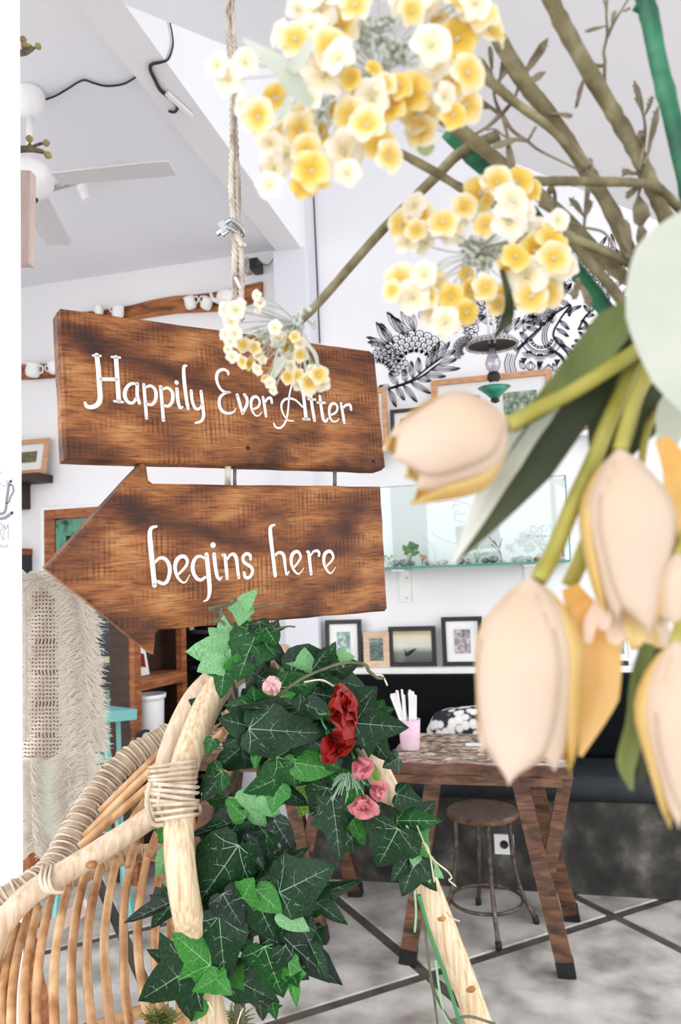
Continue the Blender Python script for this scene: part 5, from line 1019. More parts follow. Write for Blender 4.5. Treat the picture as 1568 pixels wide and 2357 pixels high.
rose(822, 1752, 1.045, CR*.5-CF*.5-CU*.5, .026, 'rose_pink', 'pink rosebud just under the large ivy leaf', ((4, .5, 1.0), (3, .25, .95), (3, .1, .8)), 'rosebud')
rose(836, 1838, 1.04, -CF*.7-CU*.6, .027, 'rose_pink', 'open pink rose lowest in the ivy', ((5, .8, 1.0), (4, .4, .9), (3, .15, .8)), 'rosebud')
rose(856, 1812, 1.05, CR*.8-CF*.4-CU*.2, .021, 'rose_pink', 'small pink rosebud above the open pink rose', ((4, .5, 1.0), (3, .2, .9)), 'rosebud')
rose(627, 1592, 1.05, CU*.7-CF*.5, .022, 'rose_pale', 'pale pink closed rosebud at the top of the ivy', ((4, .25, 1.0), (3, .1, .9)), 'rosebud')
sp = MB()
for i in range(26):
    a = P(806+rnd(-6, 6), 1778+rnd(0, 14), 1.045); b = P(806+rnd(-45, 40), 1815+rnd(-25, 35), 1.035); sp.tube(cr([a, a.lerp(b, .5)+CU*.006, b], 3), .0009, 4)
sp.build('fern_spray', 'vein_d', ivy)
# ------------------------------------------------------------------ crochet shawl with feather yarn
SD = 1.75
shw = thing('crochet_shawl', 'cream crochet shawl with fluffy feather yarn hanging by the pillar', 'shawl', P(120, 1900, SD))
net = MB()
holes = {(95, 1475), (116, 1475), (95, 1548), (117, 1548), (95, 1618), (116, 1618), (87, 1689), (108, 1689), (129, 1689), (56, 1545), (60, 1620)}
def sh_pt(x, y):  # gently curved cloth
    return P(x, y, SD+.05*((x-95)/70)**2+.006*math.sin(y*.05+x*.08))
# knitted strands: vertical and horizontal yarns leave the mesh holes open
for x in range(8, 190, 8): net.tube([sh_pt(x+1.2*math.sin(y*.3), y) for y in range(1345, 1752, 8)], .0026, 5)
for y in range(1350, 1752, 9):
    if any(abs(y-h[1]) < 5 for h in holes):
        for a, b in ((8, 84), (104, 108), (125, 190)): net.tube([sh_pt(x, y) for x in range(a, b+1, 4)], .0028, 5) if b-a > 8 else None
    else: net.tube([sh_pt(x, y+1.0*math.sin(x*.4)) for x in range(8, 190, 5)], .0033, 5)
net.build('crochet_panel', 'crochet', shw, True)['kind'] = 'stuff'
lining = MB()
xs = list(range(0, 200, 10)); ys_ = list(range(1350, 1760, 20))
lining.add([sh_pt(x, y)+CF*.012 for y in ys_ for x in xs], [(j*len(xs)+i, j*len(xs)+i+1, (j+1)*len(xs)+i+1, (j+1)*len(xs)+i) for j in range(len(ys_)-1) for i in range(len(xs)-1)]); lining.build('lining', 'cloth_pink', shw, True)
def yarn(path, n, ln, nm='feather_trim', d=SD-.03, fall=.35, kink=.5):
    q = crp([(x, y, d) for x, y in path], None, 8); m = MB(); m.tube(q, .004, 6)
    for i in range(n):
        k = rnd(0, len(q)-1.01); a = q[int(k)].lerp(q[int(k)+1], k % 1); s = random.choice((-1, 1))
        e = (CR*s*rnd(.4, 1)+CF*rnd(-.7, .5)-V((0, 0, 1))*rnd(-.25, fall*2)).normalized()*ln*rnd(.5, 1.15); mid = a+e*.55+V((0, 0, .25*ln*kink)); b = a+e
        w = (b-a).cross(CF).normalized()*.0011
        m.add([a-w, a+w, mid+w, mid-w, b+w*.3, b-w*.3], [(0, 1, 2, 3), (3, 2, 4, 5)])
    o = m.build(nm, 'yarn', shw); o['kind'] = 'stuff'
yarn([(160, 1330), (182, 1420), (186, 1500), (190, 1580), (196, 1680), (204, 1780), (206, 1850)], 1700, .055)
yarn([(60, 1325), (100, 1335), (150, 1330), (180, 1380), (192, 1470)], 1800, .045)
yarn([(58, 1340), (60, 1450), (60, 1580), (60, 1700)], 700, .02)
yarn([(150, 1380), (152, 1500), (155, 1620), (158, 1740), (164, 1850)], 1300, .024)
yarn([(195, 1450), (205, 1550), (215, 1640), (222, 1720)], 1300, .035)
yarn([(66, 1750), (70, 1820), (72, 1900), (78, 1960)], 900, .04, 'fringe'); yarn([(150, 1740), (152, 1830), (158, 1900)], 900, .04, 'fringe'); yarn([(75, 1920), (110, 1940), (120, 1960)], 400, .035, 'fringe')
mc = MB(); xs = list(range(-20, 215, 12)); ys_ = list(range(1700, 1985, 24))
mc.add([P(x, y, SD+.10+.03*math.sin(x*.07)+.0002*(x-100)**2*.3) for y in ys_ for x in xs], [(j*len(xs)+i, j*len(xs)+i+1, (j+1)*len(xs)+i+1, (j+1)*len(xs)+i) for j in range(len(ys_)-1) for i in range(len(xs)-1)])
tag(mc.build('hanging_cloth', 'cloth_mint', smooth=True), 'pale mint cloth hanging below the crochet shawl', 'cloth')
cs = thing('clothes_stand', 'wooden clothes stand holding the crochet shawl', 'stand', V((P(60, 1990, SD+.16).x, P(60, 1990, SD+.16).y, 0)))
t0 = P(60, 1330, SD+.16)
MB().bar(V((t0.x, t0.y, 0)), V((t0.x, t0.y, t0.z)), .04, .04).build('post', 'wood_orange', cs); MB().bar(P(-60, 1345, SD+.16), P(190, 1345, SD+.14), .03, .03).build('crossbar', 'wood_orange', cs)
for s in (-1, 1):
    f = V((t0.x+s*.22, t0.y-.05, 0)); MB().bar(f, V((t0.x, t0.y, .62)), .035, .03).build('leg', 'wood_orange', cs); MB().bar(V((t0.x, t0.y+s*.2, 0)), V((t0.x, t0.y, .62)), .03, .03).build('leg', 'wood_pale', cs)
# ------------------------------------------------------------------ yellow blossom sprays
def floret_mesh(mat, cup, seed):
    random.seed(seed); mb = MB()
    for k in range(5):
        a0 = 2*math.pi*k/5+rnd(-.08, .08); n = 5; vs = []; tw = rnd(-.12, .12); cu = cup*rnd(.7, 1.3)
        for i in range(n+1):
            v = i/n; w = .1+.44*math.sin(math.pi*min(1, v*.78+.06))**.9
            for j in range(5):
                u_ = -1+j/2; r = v*(1-.1*u_*u_); x = u_*w*(1 if v < .95 else .8); z = cu*math.sin(v*1.7)*.75-.25*max(0, v-.65)*2+.1*u_*u_*v+tw*u_*v+.05*math.sin(u_*4+v*7)
                vs.append(V((math.cos(a0)*r-math.sin(a0)*x, math.sin(a0)*r+math.cos(a0)*x, z)))
        mb.add(vs, [(i*5+j, (i+1)*5+j, (i+1)*5+j+1, i*5+j+1) for i in range(n) for j in range(4)])
    mb.cur = 1; mb.ball((0, 0, .06), .12, 8, 5); mb.tube([V((0, 0, 0)), V((0, 0, -.35))], [.1, .05], 6)
    return mb.mesh('floret', [mat, 'pedicel'])
FL = {t: [floret_mesh(m, c, s) for s, c in enumerate((.12, .28, .45))] for t, m in (('p', 'floret_pale'), ('n', 'floret'), ('d', 'floret_deep'))}
random.seed(11)
def spray(label, ox, oy, s, d, dv, hub, lst, stem, sr, rsc=1.0):
    hw = P(hub[0], hub[1], d+.02); t = thing('blossom_spray', label, 'flower', hw, 'artificial yellow blossom sprays'); ped = MB()
    for x, y, r, tone in lst:
        px, py = ox+x*s, oy+y*s; dd = d+rnd(-dv, dv); c = P(px, py, dd); R_ = r*s*dd/FPX*rsc*1.28
        nrm = -CF+CR*rnd(-.7, .7)+CU*rnd(-.8, .6)+(c-hw).normalized()*.5; nrm.normalize()
        place('floret', random.choice(FL[tone]), frame_m(c, nrm, CU+CR*rnd(-1.5, 1.5)) @ Matrix.Diagonal((R_, R_, R_, 1)), t)
        a = c-nrm*R_*.3; ped.tube(cr([hw, hw.lerp(a, .5)+V((rnd(-.004, .004), rnd(-.004, .004), rnd(0, .006))), a], 4), .0004*d/.45, 5)
    ped.build('pedicels', 'pedicel', t, True); MB().tube(crp(stem, None, 6), sr, 10).build('stem', 'stem_olive', t, True)
    return t, hw
S1 = [(90, 330, 55, 'p'), (150, 400, 70, 'p'), (230, 320, 60, 'p'), (300, 590, 75, 'n'), (240, 540, 55, 'p'), (400, 170, 60, 'p'), (480, 200, 75, 'n'), (490, 50, 50, 'p'), (600, 60, 80, 'p'), (700, 150, 90, 'n'), (650, 240, 85, 'n'), (700, 300, 80, 'p'), (620, 380, 100, 'p'), (780, 30, 70, 'n'), (760, 400, 50, 'd'), (870, 350, 40, 'd'), (1060, 60, 60, 'n'), (1140, 40, 70, 'p'), (1200, 110, 60, 'd'), (1290, 200, 90, 'd'), (1160, 230, 90, 'p'), (1400, 60, 90, 'n'), (1450, 150, 90, 'n'), (1280, 30, 70, 'n'), (1380, 20, 70, 'p'), (1270, 400, 90, 'n'), (1220, 490, 60, 'p'), (1340, 370, 80, 'n'), (1330, 530, 80, 'n'), (1270, 580, 60, 'd'), (1060, 470, 90, 'd'), (1100, 570, 90, 'n'), (950, 540, 70, 'd'), (870, 490, 80, 'p'), (760, 590, 90, 'n'), (840, 630, 80, 'n'), (900, 720, 80, 'd'), (940, 790, 70, 'n'), (720, 760, 90, 'p'), (740, 870, 60, 'p'), (1110, 660, 70, 'n'), (1000, 430, 60, 'd'), (930, 430, 50, 'n'), (560, 500, 50, 'p'), (530, 600, 70, 'n'), (510, 660, 80, 'n'), (410, 650, 60, 'n'), (350, 720, 60, 'p'), (430, 780, 80, 'p'), (370, 840, 70, 'p'), (540, 760, 70, 'n'), (560, 860, 80, 'd'), (520, 930, 60, 'd'), (590, 900, 60, 'd'), (350, 930, 60, 'p'), (620, 820, 50, 'p'), (680, 560, 40, 'd'), (380, 490, 60, 'd'), (600, 680, 50, 'd'), (1180, 320, 70, 'p'), (560, 140, 70, 'p'), (640, 0, 80, 'p'), (820, 470, 60, 'n'), (800, 550, 50, 'd'), (1000, 30, 50, 'p'), (700, -40, 80, 'p'), (900, -50, 80, 'n'), (1120, -50, 80, 'p'), (1330, -40, 80, 'n')]
t1, h1 = spray('largest yellow blossom spray at the top, blurred in front of the rope', 460, 0, .4592, .43, .022, (870, 170), S1, [(870, 170, .45), (960, 230, .5), (1060, 300, .54), (1180, 398, .56), (1300, 500, .57), (1440, 640, .58), (1605, 706, .61), (1770, 772, .64)], .0048, 1.0)
S2 = [(100, 1180, 70, 'n'), (170, 1080, 60, 'p'), (200, 1140, 70, 'n'), (130, 1270, 60, 'p'), (230, 1280, 60, 'p'), (320, 1170, 70, 'n'), (370, 1200, 70, 'p'), (430, 1090, 60, 'n'), (510, 1020, 80, 'd'), (600, 960, 70, 'n'), (560, 980, 60, 'n'), (700, 960, 80, 'd'), (770, 1000, 60, 'd'), (680, 1060, 90, 'p'), (660, 1170, 90, 'p'), (540, 1180, 60, 'n'), (740, 1120, 60, 'p'), (830, 1200, 60, 'p'), (920, 1160, 50, 'p'), (880, 1270, 80, 'd'), (800, 1320, 80, 'd'), (900, 1360, 80, 'n'), (960, 1400, 60, 'p'), (700, 1350, 70, 'd'), (660, 1400, 60, 'd'), (760, 1450, 90, 'p'), (860, 1470, 90, 'p'), (870, 1540, 70, 'n'), (700, 1500, 70, 'n'), (780, 1560, 80, 'n'), (640, 1560, 60, 'd'), (540, 1510, 60, 'n'), (460, 1520, 50, 'd'), (600, 1600, 50, 'n'), (440, 1640, 60, 'd'), (360, 1560, 60, 'd'), (290, 1650, 80, 'p'), (330, 1690, 70, 'p'), (100, 1480, 80, 'n'), (160, 1560, 80, 'p'), (260, 1500, 80, 'n'), (60, 1530, 50, 'n'), (220, 1440, 60, 'p'), (440, 1440, 40, 'd'), (180, 1210, 50, 'n'), (230, 1560, 60, 'n')]
t2, h2 = spray('ring shaped yellow blossom spray in front of the ink mural', 880, 0, .4388, .47, .018, (1100, 585), S2, [(1100, 585, .49), (1180, 560, .52), (1270, 531, .54), (1370, 570, .55), (1468, 610, .55), (1560, 640, .55), (1665, 706, .60), (1770, 772, .64)], .0034)
S3 = [(220, 280, 90, 'p'), (330, 280, 100, 'p'), (390, 220, 70, 'p'), (280, 420, 90, 'p'), (200, 570, 70, 'p'), (320, 570, 80, 'p'), (270, 660, 70, 'p'), (590, 110, 60, 'p'), (620, 200, 60, 'p'), (600, 290, 50, 'p'), (240, 760, 60, 'p'), (290, 850, 70, 'p'), (420, 700, 80, 'n'), (560, 730, 80, 'n'), (600, 820, 60, 'p'), (650, 880, 50, 'p'), (420, 900, 80, 'n'), (500, 930, 70, 'd'), (590, 990, 70, 'p'), (740, 1160, 60, 'p'), (690, 1110, 50, 'n'), (780, 1250, 50, 'p'), (800, 490, 80, 'p'), (840, 620, 90, 'p'), (970, 720, 110, 'd'), (940, 600, 70, 'n'), (1040, 600, 60, 'n'), (1100, 680, 70, 'p'), (1110, 830, 80, 'n'), (960, 870, 80, 'p'), (1000, 950, 70, 'p'), (960, 1090, 80, 'n'), (1080, 1060, 70, 'n'), (1080, 1170, 70, 'p'), (1210, 1150, 110, 'n'), (1330, 1060, 100, 'n'), (1370, 1160, 90, 'p'), (1210, 1230, 80, 'p'), (1250, 1010, 70, 'p')]
t3, h3 = spray('smallest pale yellow blossom spray overlapping the upper sign', 480, 660, .1913, .64, .02, (685, 745), S3, [(685, 745, .66), (740, 690, .65), (880, 530, .62), (1000, 410, .59), (1062, 350, .57), (1150, 310, .56)], [.0036, .0042])
def pods(t, pts, d):   # white hairy stamens in the heart of a spray
    m = MB()
    for x, y, n, rr in pts:
        for i in range(n):
            a = P(x+rnd(-rr, rr), y+rnd(-rr, rr), d+rnd(-.01, .02)); m.ball(a, .0016*d/.45, 6, 4); m.tube([a, a+(P(x, y, d+.03)-a)*.6], .0004, 4)
    m.build('stamens', 'pedicel', t)['kind'] = 'stuff'
pods(t1, [(860, 80, 70, 45), (920, 120, 40, 30), (740, 250, 30, 30)], .44); pods(t2, [(1095, 575, 40, 35), (1120, 600, 25, 25)], .485); pods(t3, [(610, 775, 20, 18), (640, 800, 14, 14), (700, 735, 20, 25)], .65)
def blade(t, pts, ws, mat, nm='leaf', d=None, fold=.25, tw=0.0):
    """long strap leaf along px path with half widths in px"""
    q = crp(pts, d, 5); k = len(q); nw = len(ws); vs = []; fs = []
    for i in range(k):
        f = i/(k-1)*(nw-1); a = min(int(f), nw-2); w = (ws[a]+(ws[a+1]-ws[a])*(f-a))*((q[i]-CC).dot(CF))/FPX
        tg = (q[min(i+1, k-1)]-q[max(i-1, 0)]).normalized(); sd = tg.cross(CF).normalized(); sd = (sd*math.cos(tw)+CF*math.sin(tw)); nn = tg.cross(sd)
        for j in range(5):
            u_ = -1+j/2; vs.append(q[i]+sd*u_*w+nn*abs(u_)*w*fold)
    for i in range(k-1):
        for j in range(4): fs.append((i*5+j, (i+1)*5+j, (i+1)*5+j+1, i*5+j+1))
    return MB().add(vs, fs).build(nm, mat, t, True)
blade(t1, [(560, 90, .40), (640, 150, .40), (680, 200, .405), (720, 245, .41)], [4, 22, 26, 6], 'tulip_leaf_pale'); blade(t1, [(720, 90, .4), (690, 140, .4), (670, 165, .4)], [10, 16, 12], 'tulip_leaf_pale')
blade(t1, [(665, 220, .4), (650, 270, .4), (620, 300, .41)], [7, 8, 4], 'tulip_leaf_pale', nm='stipule'); blade(t3, [(650, 825, .63), (632, 860, .63), (620, 880, .63)], [12, 9, 4], 'tulip_leaf_pale'); blade(t3, [(705, 790, .63), (725, 815, .62), (732, 845, .62)], [4, 5, 4], 'tulip_leaf_pale', nm='stipule')
blade(t2, [(1155, 620, .46), (1170, 680, .46), (1168, 730, .47), (1140, 775, .47)], [6, 9, 14, 4], 'tulip_leaf_dark'); blade(t1, [(960, 340, .42), (980, 350, .42), (1000, 335, .42)], [5, 12, 4], 'tulip_leaf')
# ------------------------------------------------------------------ bare branches, twigs and green stakes
def branch(label, pts, r, twigs, name='bare_branch', mat='stem_olive', d=.55):
    t = thing(name, label, 'branch', P(pts[-1][0], pts[-1][1], pts[-1][2] if len(pts[-1]) > 2 else d)); m = MB(); q = crp(pts, d, 6)
    rs = [r*(1+rnd(-.1, .1)) for _ in q]; m.tube(q, rs, 10); m.build('stem', mat, t, True)
    for tw in twigs:
        w = tw[0]; MB().tube(crp(tw[1], d-.006, 5), [w*d/FPX/2, w*.45*d/FPX/2], 7).build('twig', 'twig', t, True)
        for a, b, ww in (tw[2] if len(tw) > 2 else []):
            blade(t, [(*a, d-.008), ((a[0]*.6+b[0]*.4), (a[1]*.6+b[1]*.4), d-.012), ((a[0]*.25+b[0]*.75), (a[1]*.25+b[1]*.75), d-.012), (*b, d-.008)], [2.5, ww*1.05, ww*1.2, 1.6], 'twig', 'leaflet', fold=.3, tw=rnd(-.6, .6))
            for s in (.45, .65, .82):   # saw teeth
                x, y = a[0]+(b[0]-a[0])*s, a[1]+(b[1]-a[1])*s; l = math.hypot(b[0]-a[0], b[1]-a[1]); nx, ny = -(b[1]-a[1])/l, (b[0]-a[0])/l; sg = random.choice((-1, 1))
                blade(t, [(x, y, d-.009), (x+nx*sg*ww*1.2+(b[0]-a[0])/l*6, y+ny*sg*ww*1.2+(b[1]-a[1])/l*6, d-.011)], [3.5, .8], 'twig', 'tooth')
branch('thick olive branch with a star of toothed twigs right of the top spray', [(1145, 85, .53), (1210, 195, .54), (1267, 265, .55), (1348, 389, .56), (1410, 490, .56), (1470, 630, .56), (1530, 760, .56), (1650, 784, .60), (1770, 808, .64)], 36*.55/FPX/2,
  [(10, [(1155, 264), (1185, 225), (1200, 180), (1225, 150)], [((1200, 180), (1262, 88), 9), ((1190, 210), (1256, 165), 7), ((1195, 190), (1165, 120), 5)]), (10, [(1150, 262), (1120, 240), (1095, 222)], [((1120, 240), (1085, 215), 6), ((1130, 250), (1090, 240), 5)]), (9, [(1155, 266), (1140, 230), (1135, 190), (1130, 150)], [((1136, 180), (1100, 130), 6), ((1133, 160), (1128, 105), 5), ((1140, 200), (1190, 130), 8)]), (9, [(1158, 268), (1168, 310), (1175, 350), (1180, 395)], [((1168, 320), (1182, 400), 8)]), (12, [(1150, 266), (1125, 290), (1095, 308)], []), (9, [(1160, 268), (1180, 300), (1215, 325), (1240, 345), (1300, 375), (1340, 395)], [((1215, 325), (1235, 290), 3), ((1200, 318), (1130, 340), 7)]), (7, [(1215, 325), (1170, 318), (1140, 298), (1120, 300)]), (9, [(1265, 262), (1290, 262), (1315, 267)], [((1285, 262), (1318, 268), 5)]), (10, [(1350, 392), (1360, 380), (1362, 372)], [((1350, 392), (1375, 400), 6), ((1355, 390), (1362, 365), 5)])])
branch('slim olive side branch crossing beneath the thick one', [(1100, 165, .53), (1150, 205, .53), (1186, 236, .535), (1279, 305, .545), (1348, 386, .555)], 21*.55/FPX/2, [(6, [(1160, 215), (1150, 190), (1152, 160)], [((1150, 190), (1160, 130), 5)])])
branch('long olive branch from the top edge between thick branch and green stake', [(1255, -40, .52), (1290, 45, .53), (1360, 171, .54), (1413, 260, .55), (1466, 352, .55), (1510, 450, .55), (1545, 530, .55), (1590, 640, .55), (1680, 706, .60), (1770, 772, .64)], 37*.55/FPX/2,
  [(10, [(1348, 142), (1370, 150), (1392, 148), (1390, 120), (1398, 80), (1396, 30), (1400, -20)], [((1396, 60), (1345, 76), 6), ((1396, 30), (1392, 0), 4)]), (9, [(1398, 85), (1412, 55), (1430, 25), (1452, -10)], [((1410, 60), (1415, 25), 5), ((1425, 32), (1452, 20), 4)]), (9, [(1392, 148), (1393, 190), (1402, 225)], []), (7, [(1368, 158), (1340, 190), (1328, 220)], [((1345, 185), (1325, 250), 4)]), (10, [(1470, 395), (1480, 350), (1485, 300), (1480, 260), (1462, 225)], [((1482, 270), (1460, 185), 7), ((1485, 265), (1502, 220), 6), ((1478, 330), (1475, 300), 7)]), (8, [(1480, 380), (1495, 345), (1505, 300)], [((1490, 350), (1515, 245), 8)]), (9, [(1470, 400), (1450, 398), (1432, 405)], [((1465, 402), (1430, 395), 8)]), (9, [(1480, 410), (1470, 450), (1462, 490)], [((1470, 430), (1440, 455), 7), ((1470, 450), (1480, 520), 16)])])
branch('short horizontal olive branch under the ring shaped spray stems', [(1225, 418, .5), (1300, 417, .51), (1360, 418, .52), (1450, 420, .53), (1505, 428, .54), (1550, 465, .55), (1660, 592, .60), (1770, 719, .64)], 21*.53/FPX/2, [(12, [(1265, 420), (1278, 450), (1276, 490)], [((1270, 425), (1262, 445), 7)]), (14, [(1355, 425), (1350, 470), (1345, 520)], [((1345, 500), (1310, 455), 9), ((1346, 500), (1360, 460), 7)])])
branch('slim olive branch crossing left under the largest spray', [(900, 340, .56), (1000, 395, .565), (1073, 439, .57), (1180, 490, .575), (1300, 540, .58), (1400, 590, .58), (1480, 620, .58), (1625, 693, .61), (1770, 766, .64)], 19*.57/FPX/2, [])
branch('lower olive branch beside the green stake in front of the mural', [(1300, 530, .55), (1345, 590, .55), (1390, 640, .55), (1430, 690, .55), (1480, 750, .55), (1625, 777, .60), (1770, 805, .64)], 26*.55/FPX/2, [(9, [(1240, 470), (1290, 500), (1340, 522), (1390, 535), (1412, 570)], []), (7, [(1340, 525), (1330, 540), (1320, 548)]), (9, [(1330, 640), (1350, 690), (1365, 720)], [((1335, 650), (1360, 710), 9), ((1330, 645), (1320, 690), 8)]), (14, [(1440, 590), (1480, 560), (1520, 530)], [((1450, 580), (1430, 500), 12), ((1470, 565), (1480, 520), 10), ((1480, 560), (1530, 560), 10), ((1440, 590), (1500, 600), 9)])])
def stake(label, l, r):
    q = crp(l, None, 5); tag(MB().tube(q, [r*(1.12 if i % 9 == 4 else 1)*(1+rnd(-.03, .03)) for i in range(len(q))], 12).build('plant_stake', 'stake_green', smooth=True), label, 'stake')
stake('green plastic stake running from the top spray down to the pale leaf', [(1030, 300, .57), (1100, 372, .575), (1160, 425, .58), (1260, 540, .59), (1340, 640, .595), (1420, 745, .6), (1520, 860, .6), (1645, 849, .62), (1770, 838, .64)], 38*.58/FPX/2)
stake('green plastic stake at the top right edge of the photo', [(1475, -40, .5), (1498, 50, .5), (1515, 140, .5), (1545, 260, .5), (1575, 390, .5), (1610, 520, .5), (1690, 628, .57), (1770, 736, .64)], 40*.5/FPX/2)
tag(MB().tube(crp([(1462, 12, .5), (1480, 22, .5), (1500, 40, .5)], None, 4), 12*.5/FPX, 8).build('stake_stub', 'stake_green', smooth=True), 'short green stub branching from the top right stake', 'stake')
# ------------------------------------------------------------------ tulips
def tulip_petal(nm, mat, a0, half, R0_, L0, flare, seed):
    flare = min(.85, flare+.28)
    random.seed(seed); n, mcol = 12, 8; vs = []; fs = []
    for i in range(n+1):
        v = i/n; rad = R0_*(math.sin(min(1, v/.42)*math.pi/2)**.75 if v < .42 else 1-(1-flare)*((v-.42)/.58)**1.6)
        hw = half*(1 if v < .6 else (1-((v-.6)/.4)**2.6)**.55 if v < 1 else .02)*(.55+.45*min(1, v/.25))
        for j in range(mcol+1):
            u_ = -1+2*j/mcol; a = a0+u_*hw; r = rad*(1+.04*math.cos(u_*3)+.02*math.sin(v*9+seed)); vs.append(V((math.cos(a)*r, math.sin(a)*r, L0*v*(1-.05*u_*u_*v))))
    for i in range(n):
        for j in range(mcol): fs.append((i*(mcol+1)+j, i*(mcol+1)+j+1, (i+1)*(mcol+1)+j+1, (i+1)*(mcol+1)+j))
    return MB().add(vs, fs).mesh(nm, mat)
def tulip(label, base, tip, rpx, d, stem, mats=('tulip', 'tulip'), flare=.35, rot=0., dt=0.0, sw=15):
    A = P(base[0], base[1], d); B = P(tip[0], tip[1], d+dt); ax = (B-A); L_ = ax.length; ax.normalize(); R_ = rpx*d/FPX
    t = thing('tulip', label, 'flower', A, 'artificial cream tulips'); xd = -CF-ax*(-CF).dot(ax); xd.normalize(); yd = ax.cross(xd); mw = Matrix(((xd.x, yd.x, ax.x, A.x), (xd.y, yd.y, ax.y, A.y), (xd.z, yd.z, ax.z, A.z), (0, 0, 0, 1)))
    for i in range(6):
        inn = i % 2; me = tulip_petal('petal', mats[0] if i in (0, 5, 1) else 'tulip_yellow', rot+i*math.pi/3, 1.0 if inn else .9, R_*(.9 if inn else 1), L_*(.93 if inn else 1), flare, i+int(base[0])); ob = place('petal', me, mw, t)  # yellow back petals carry the golden light through the petals as colour
        md = ob.modifiers.new('thickness', 'SOLIDIFY'); md.thickness = .0006
    MB().lathe(A+ax*.004, [(.002, 0), (.004, L_*.1), (.003, L_*.5)], 8, ax).build('pistil', 'tulip_yellow', t, True)
    if stem: MB().tube(crp(stem, None, 6), sw*d/FPX, 10).build('stem', 'tulip_stem', t, True)
    return t
random.seed(5)
T1 = tulip('cream tulip pointing left in front of the small dark frame', (1168, 962), (908, 1085), 122, .34, [(1165, 980, .34), (1230, 945, .345), (1310, 905, .35), (1400, 850, .35), (1490, 790, .36), (1600, 700, .38), (1685, 745, .51), (1770, 790, .64)], flare=.42, rot=.3, sw=19)
T2 = tulip('largest cream tulip hanging down in front of the table', (1222, 1325), (1204, 1778), 124, .34, [(1240, 1335, .34), (1275, 1270, .345), (1320, 1160, .35), (1370, 1050, .355), (1420, 930, .36), (1500, 800, .38), (1635, 810, .51), (1770, 820, .64)], flare=.57, rot=.52, sw=20)
for l, w, m in (([(1330, 1390, .345), (1375, 1480, .345), (1375, 1600, .345), (1335, 1740, .345)], [22, 45, 44, 5], 'tulip_warm'), ([(1310, 1350, .35), (1345, 1440, .35), (1340, 1560, .35), (1300, 1660, .35)], [20, 50, 48, 6], 'tulip_warm')): blade(T2, l, w, m, 'petal', fold=.4)
T3 = tulip('cream tulip hanging behind the narrow green stem at right', (1425, 1030), (1475, 1450), 108, .335, [(1425, 1035, .335), (1440, 980, .34), (1470, 900, .35), (1540, 780, .37), (1655, 797, .50), (1770, 814, .64)], flare=.35, rot=.1)
blade(T3, [(1520, 1010, .345), (1560, 1100, .345), (1565, 1230, .345), (1530, 1340, .345)], [16, 42, 40, 6], 'tulip_warm', 'petal', fold=.4)
T4 = tulip('cream tulip cut off by the lower right photo edge', (1555, 1470), (1625, 1920), 112, .31, [(1555, 1480, .31), (1580, 1400, .32), (1640, 1300, .33), (1705, 1135, .48), (1770, 970, .64)], flare=.4, rot=.2)
T5 = tulip('small white tulip bud at the right photo edge', (1560, 1270), (1545, 1450), 42, .32, [(1560, 1275, .32), (1590, 1200, .33), (1640, 1120, .34), (1705, 1018, .49), (1770, 916, .64)], flare=.3, sw=10)
stem2 = MB().tube(crp([(1310, 1350, .36), (1345, 1270, .36), (1400, 1130, .365), (1440, 1000, .37), (1500, 860, .38), (1635, 849, .51), (1770, 838, .64)], None, 5), 19*.36/FPX, 10); stem2.build('second_stem', 'tulip_stem', T2, True)
df = thing('daffodil', 'ruffled yellow daffodil below the hanging tulip at right', 'flower', P(1450, 1400, .36))
dfm = MB(); 
for i in range(9):
    a = i*2*math.pi/9; 
    x0, y0 = 1450+math.cos(a)*20, 1390+math.sin(a)*10; blade(df, [(x0, y0, .355-.012*math.sin(a)), (1450+math.cos(a)*62, 1445+rnd(-8, 8), .355-.02*math.sin(a)), (1450+math.cos(a)*78, 1490+rnd(-12, 16), .355-.022*math.sin(a))], [10, 30, 12], random.choice(('tulip_yellow', 'tulip_yellow', 'tulip')), 'corona_petal')
for l in ([(1385, 1370, .34), (1360, 1430, .338), (1352, 1480, .338)], [(1405, 1370, .34), (1392, 1420, .336), (1388, 1450, .336)], [(1500, 1380, .34), (1520, 1430, .34), (1530, 1480, .34)]): blade(df, l, [8, 17, 9], 'tulip', 'petal')
MB().tube(crp([(1450, 1400, .36), (1455, 1300, .365), (1470, 1150, .37), (1510, 950, .38), (1640, 907, .51), (1770, 865, .64)], None, 5), 9*.36/FPX, 8).build('stem', 'tulip_stem', df, True)
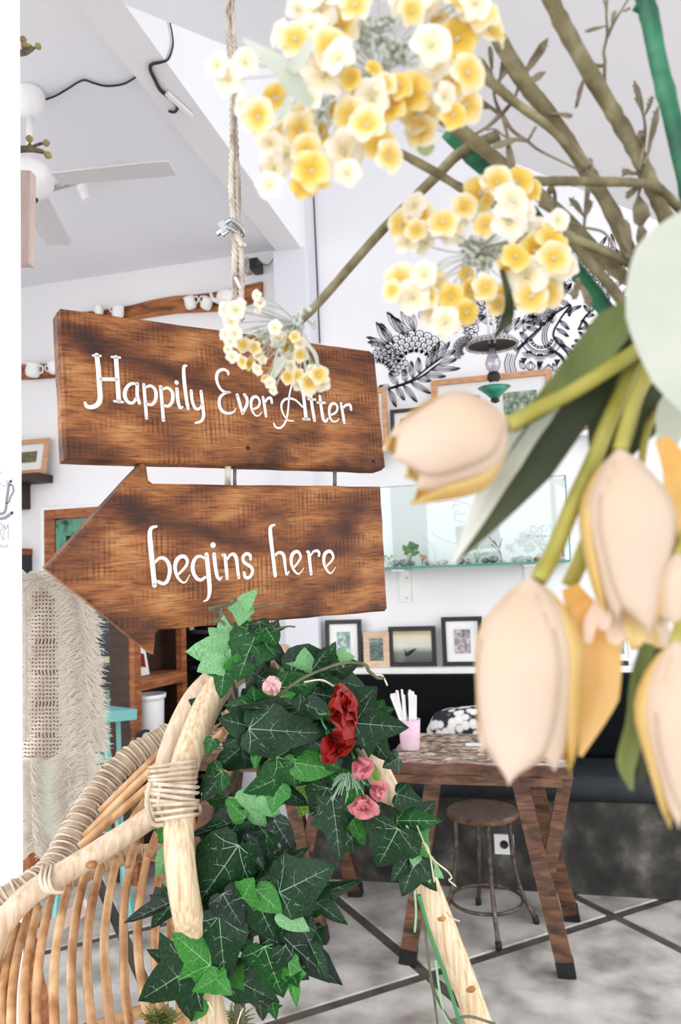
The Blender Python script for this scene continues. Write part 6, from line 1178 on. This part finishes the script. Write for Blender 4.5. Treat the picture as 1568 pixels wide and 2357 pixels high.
# strap leaves of the tulips
blade(T1, [(1600, 500, .33), (1530, 600, .33), (1525, 720, .33), (1570, 850, .33), (1640, 960, .33)], [30, 75, 92, 80, 40], 'tulip_leaf_pale', fold=.2)
blade(T1, [(1460, 690, .36), (1400, 760, .36), (1330, 850, .355), (1250, 930, .35), (1180, 990, .35)], [10, 45, 42, 26, 8], 'tulip_leaf', fold=.5)
blade(T1, [(1440, 780, .37), (1330, 900, .365), (1215, 1060, .36), (1120, 1190, .355), (1040, 1300, .35)], [20, 62, 62, 34, 4], 'tulip_leaf_dark', fold=.35, tw=.3)
blade(T1, [(1330, 870, .358), (1240, 960, .355), (1170, 1060, .352), (1100, 1190, .35), (1042, 1298, .348)], [10, 30, 34, 20, 4], 'tulip_leaf_pale', fold=.4, tw=-.3)
blade(T3, [(1500, 760, .38), (1440, 850, .378), (1400, 960, .375), (1370, 1080, .37)], [25, 70, 60, 12], 'tulip_leaf_dark', fold=.3); blade(T3, [(1560, 800, .39), (1500, 880, .388), (1450, 980, .385), (1420, 1060, .38)], [40, 70, 55, 20], 'tulip_leaf_dark', fold=.3)
blade(T3, [(1600, 870, .36), (1550, 950, .36), (1530, 1040, .36)], [30, 45, 20], 'tulip_leaf_pale', fold=.3)
blade(T4, [(1490, 1480, .34), (1468, 1560, .34), (1462, 1660, .34), (1440, 1750, .34), (1455, 1820, .34)], [18, 20, 26, 24, 3], 'tulip_leaf', fold=.4); blade(T4, [(1510, 1490, .35), (1505, 1580, .35), (1500, 1680, .35), (1475, 1800, .35)], [30, 42, 34, 8], 'tulip_leaf_dark', fold=.3)

# post just outside the frame that the artificial stems are bound to
pp = P(1800, 800, .65); fp = thing('bamboo_post', 'bamboo post to which the artificial flower stems are bound', 'post', (pp.x, pp.y, 0))
MB().tube([V((pp.x, pp.y, z)) for z in (0, .5, 1, 1.5, 2, roofz(pp.x))], .025, 14).build('pole', 'rattan', fp, True)
coil([V((pp.x, pp.y, 1.55)), V((pp.x, pp.y, 1.7)), V((pp.x, pp.y, 1.85))], .03, .005, 28, 'rope', 'binding_cord', fp)
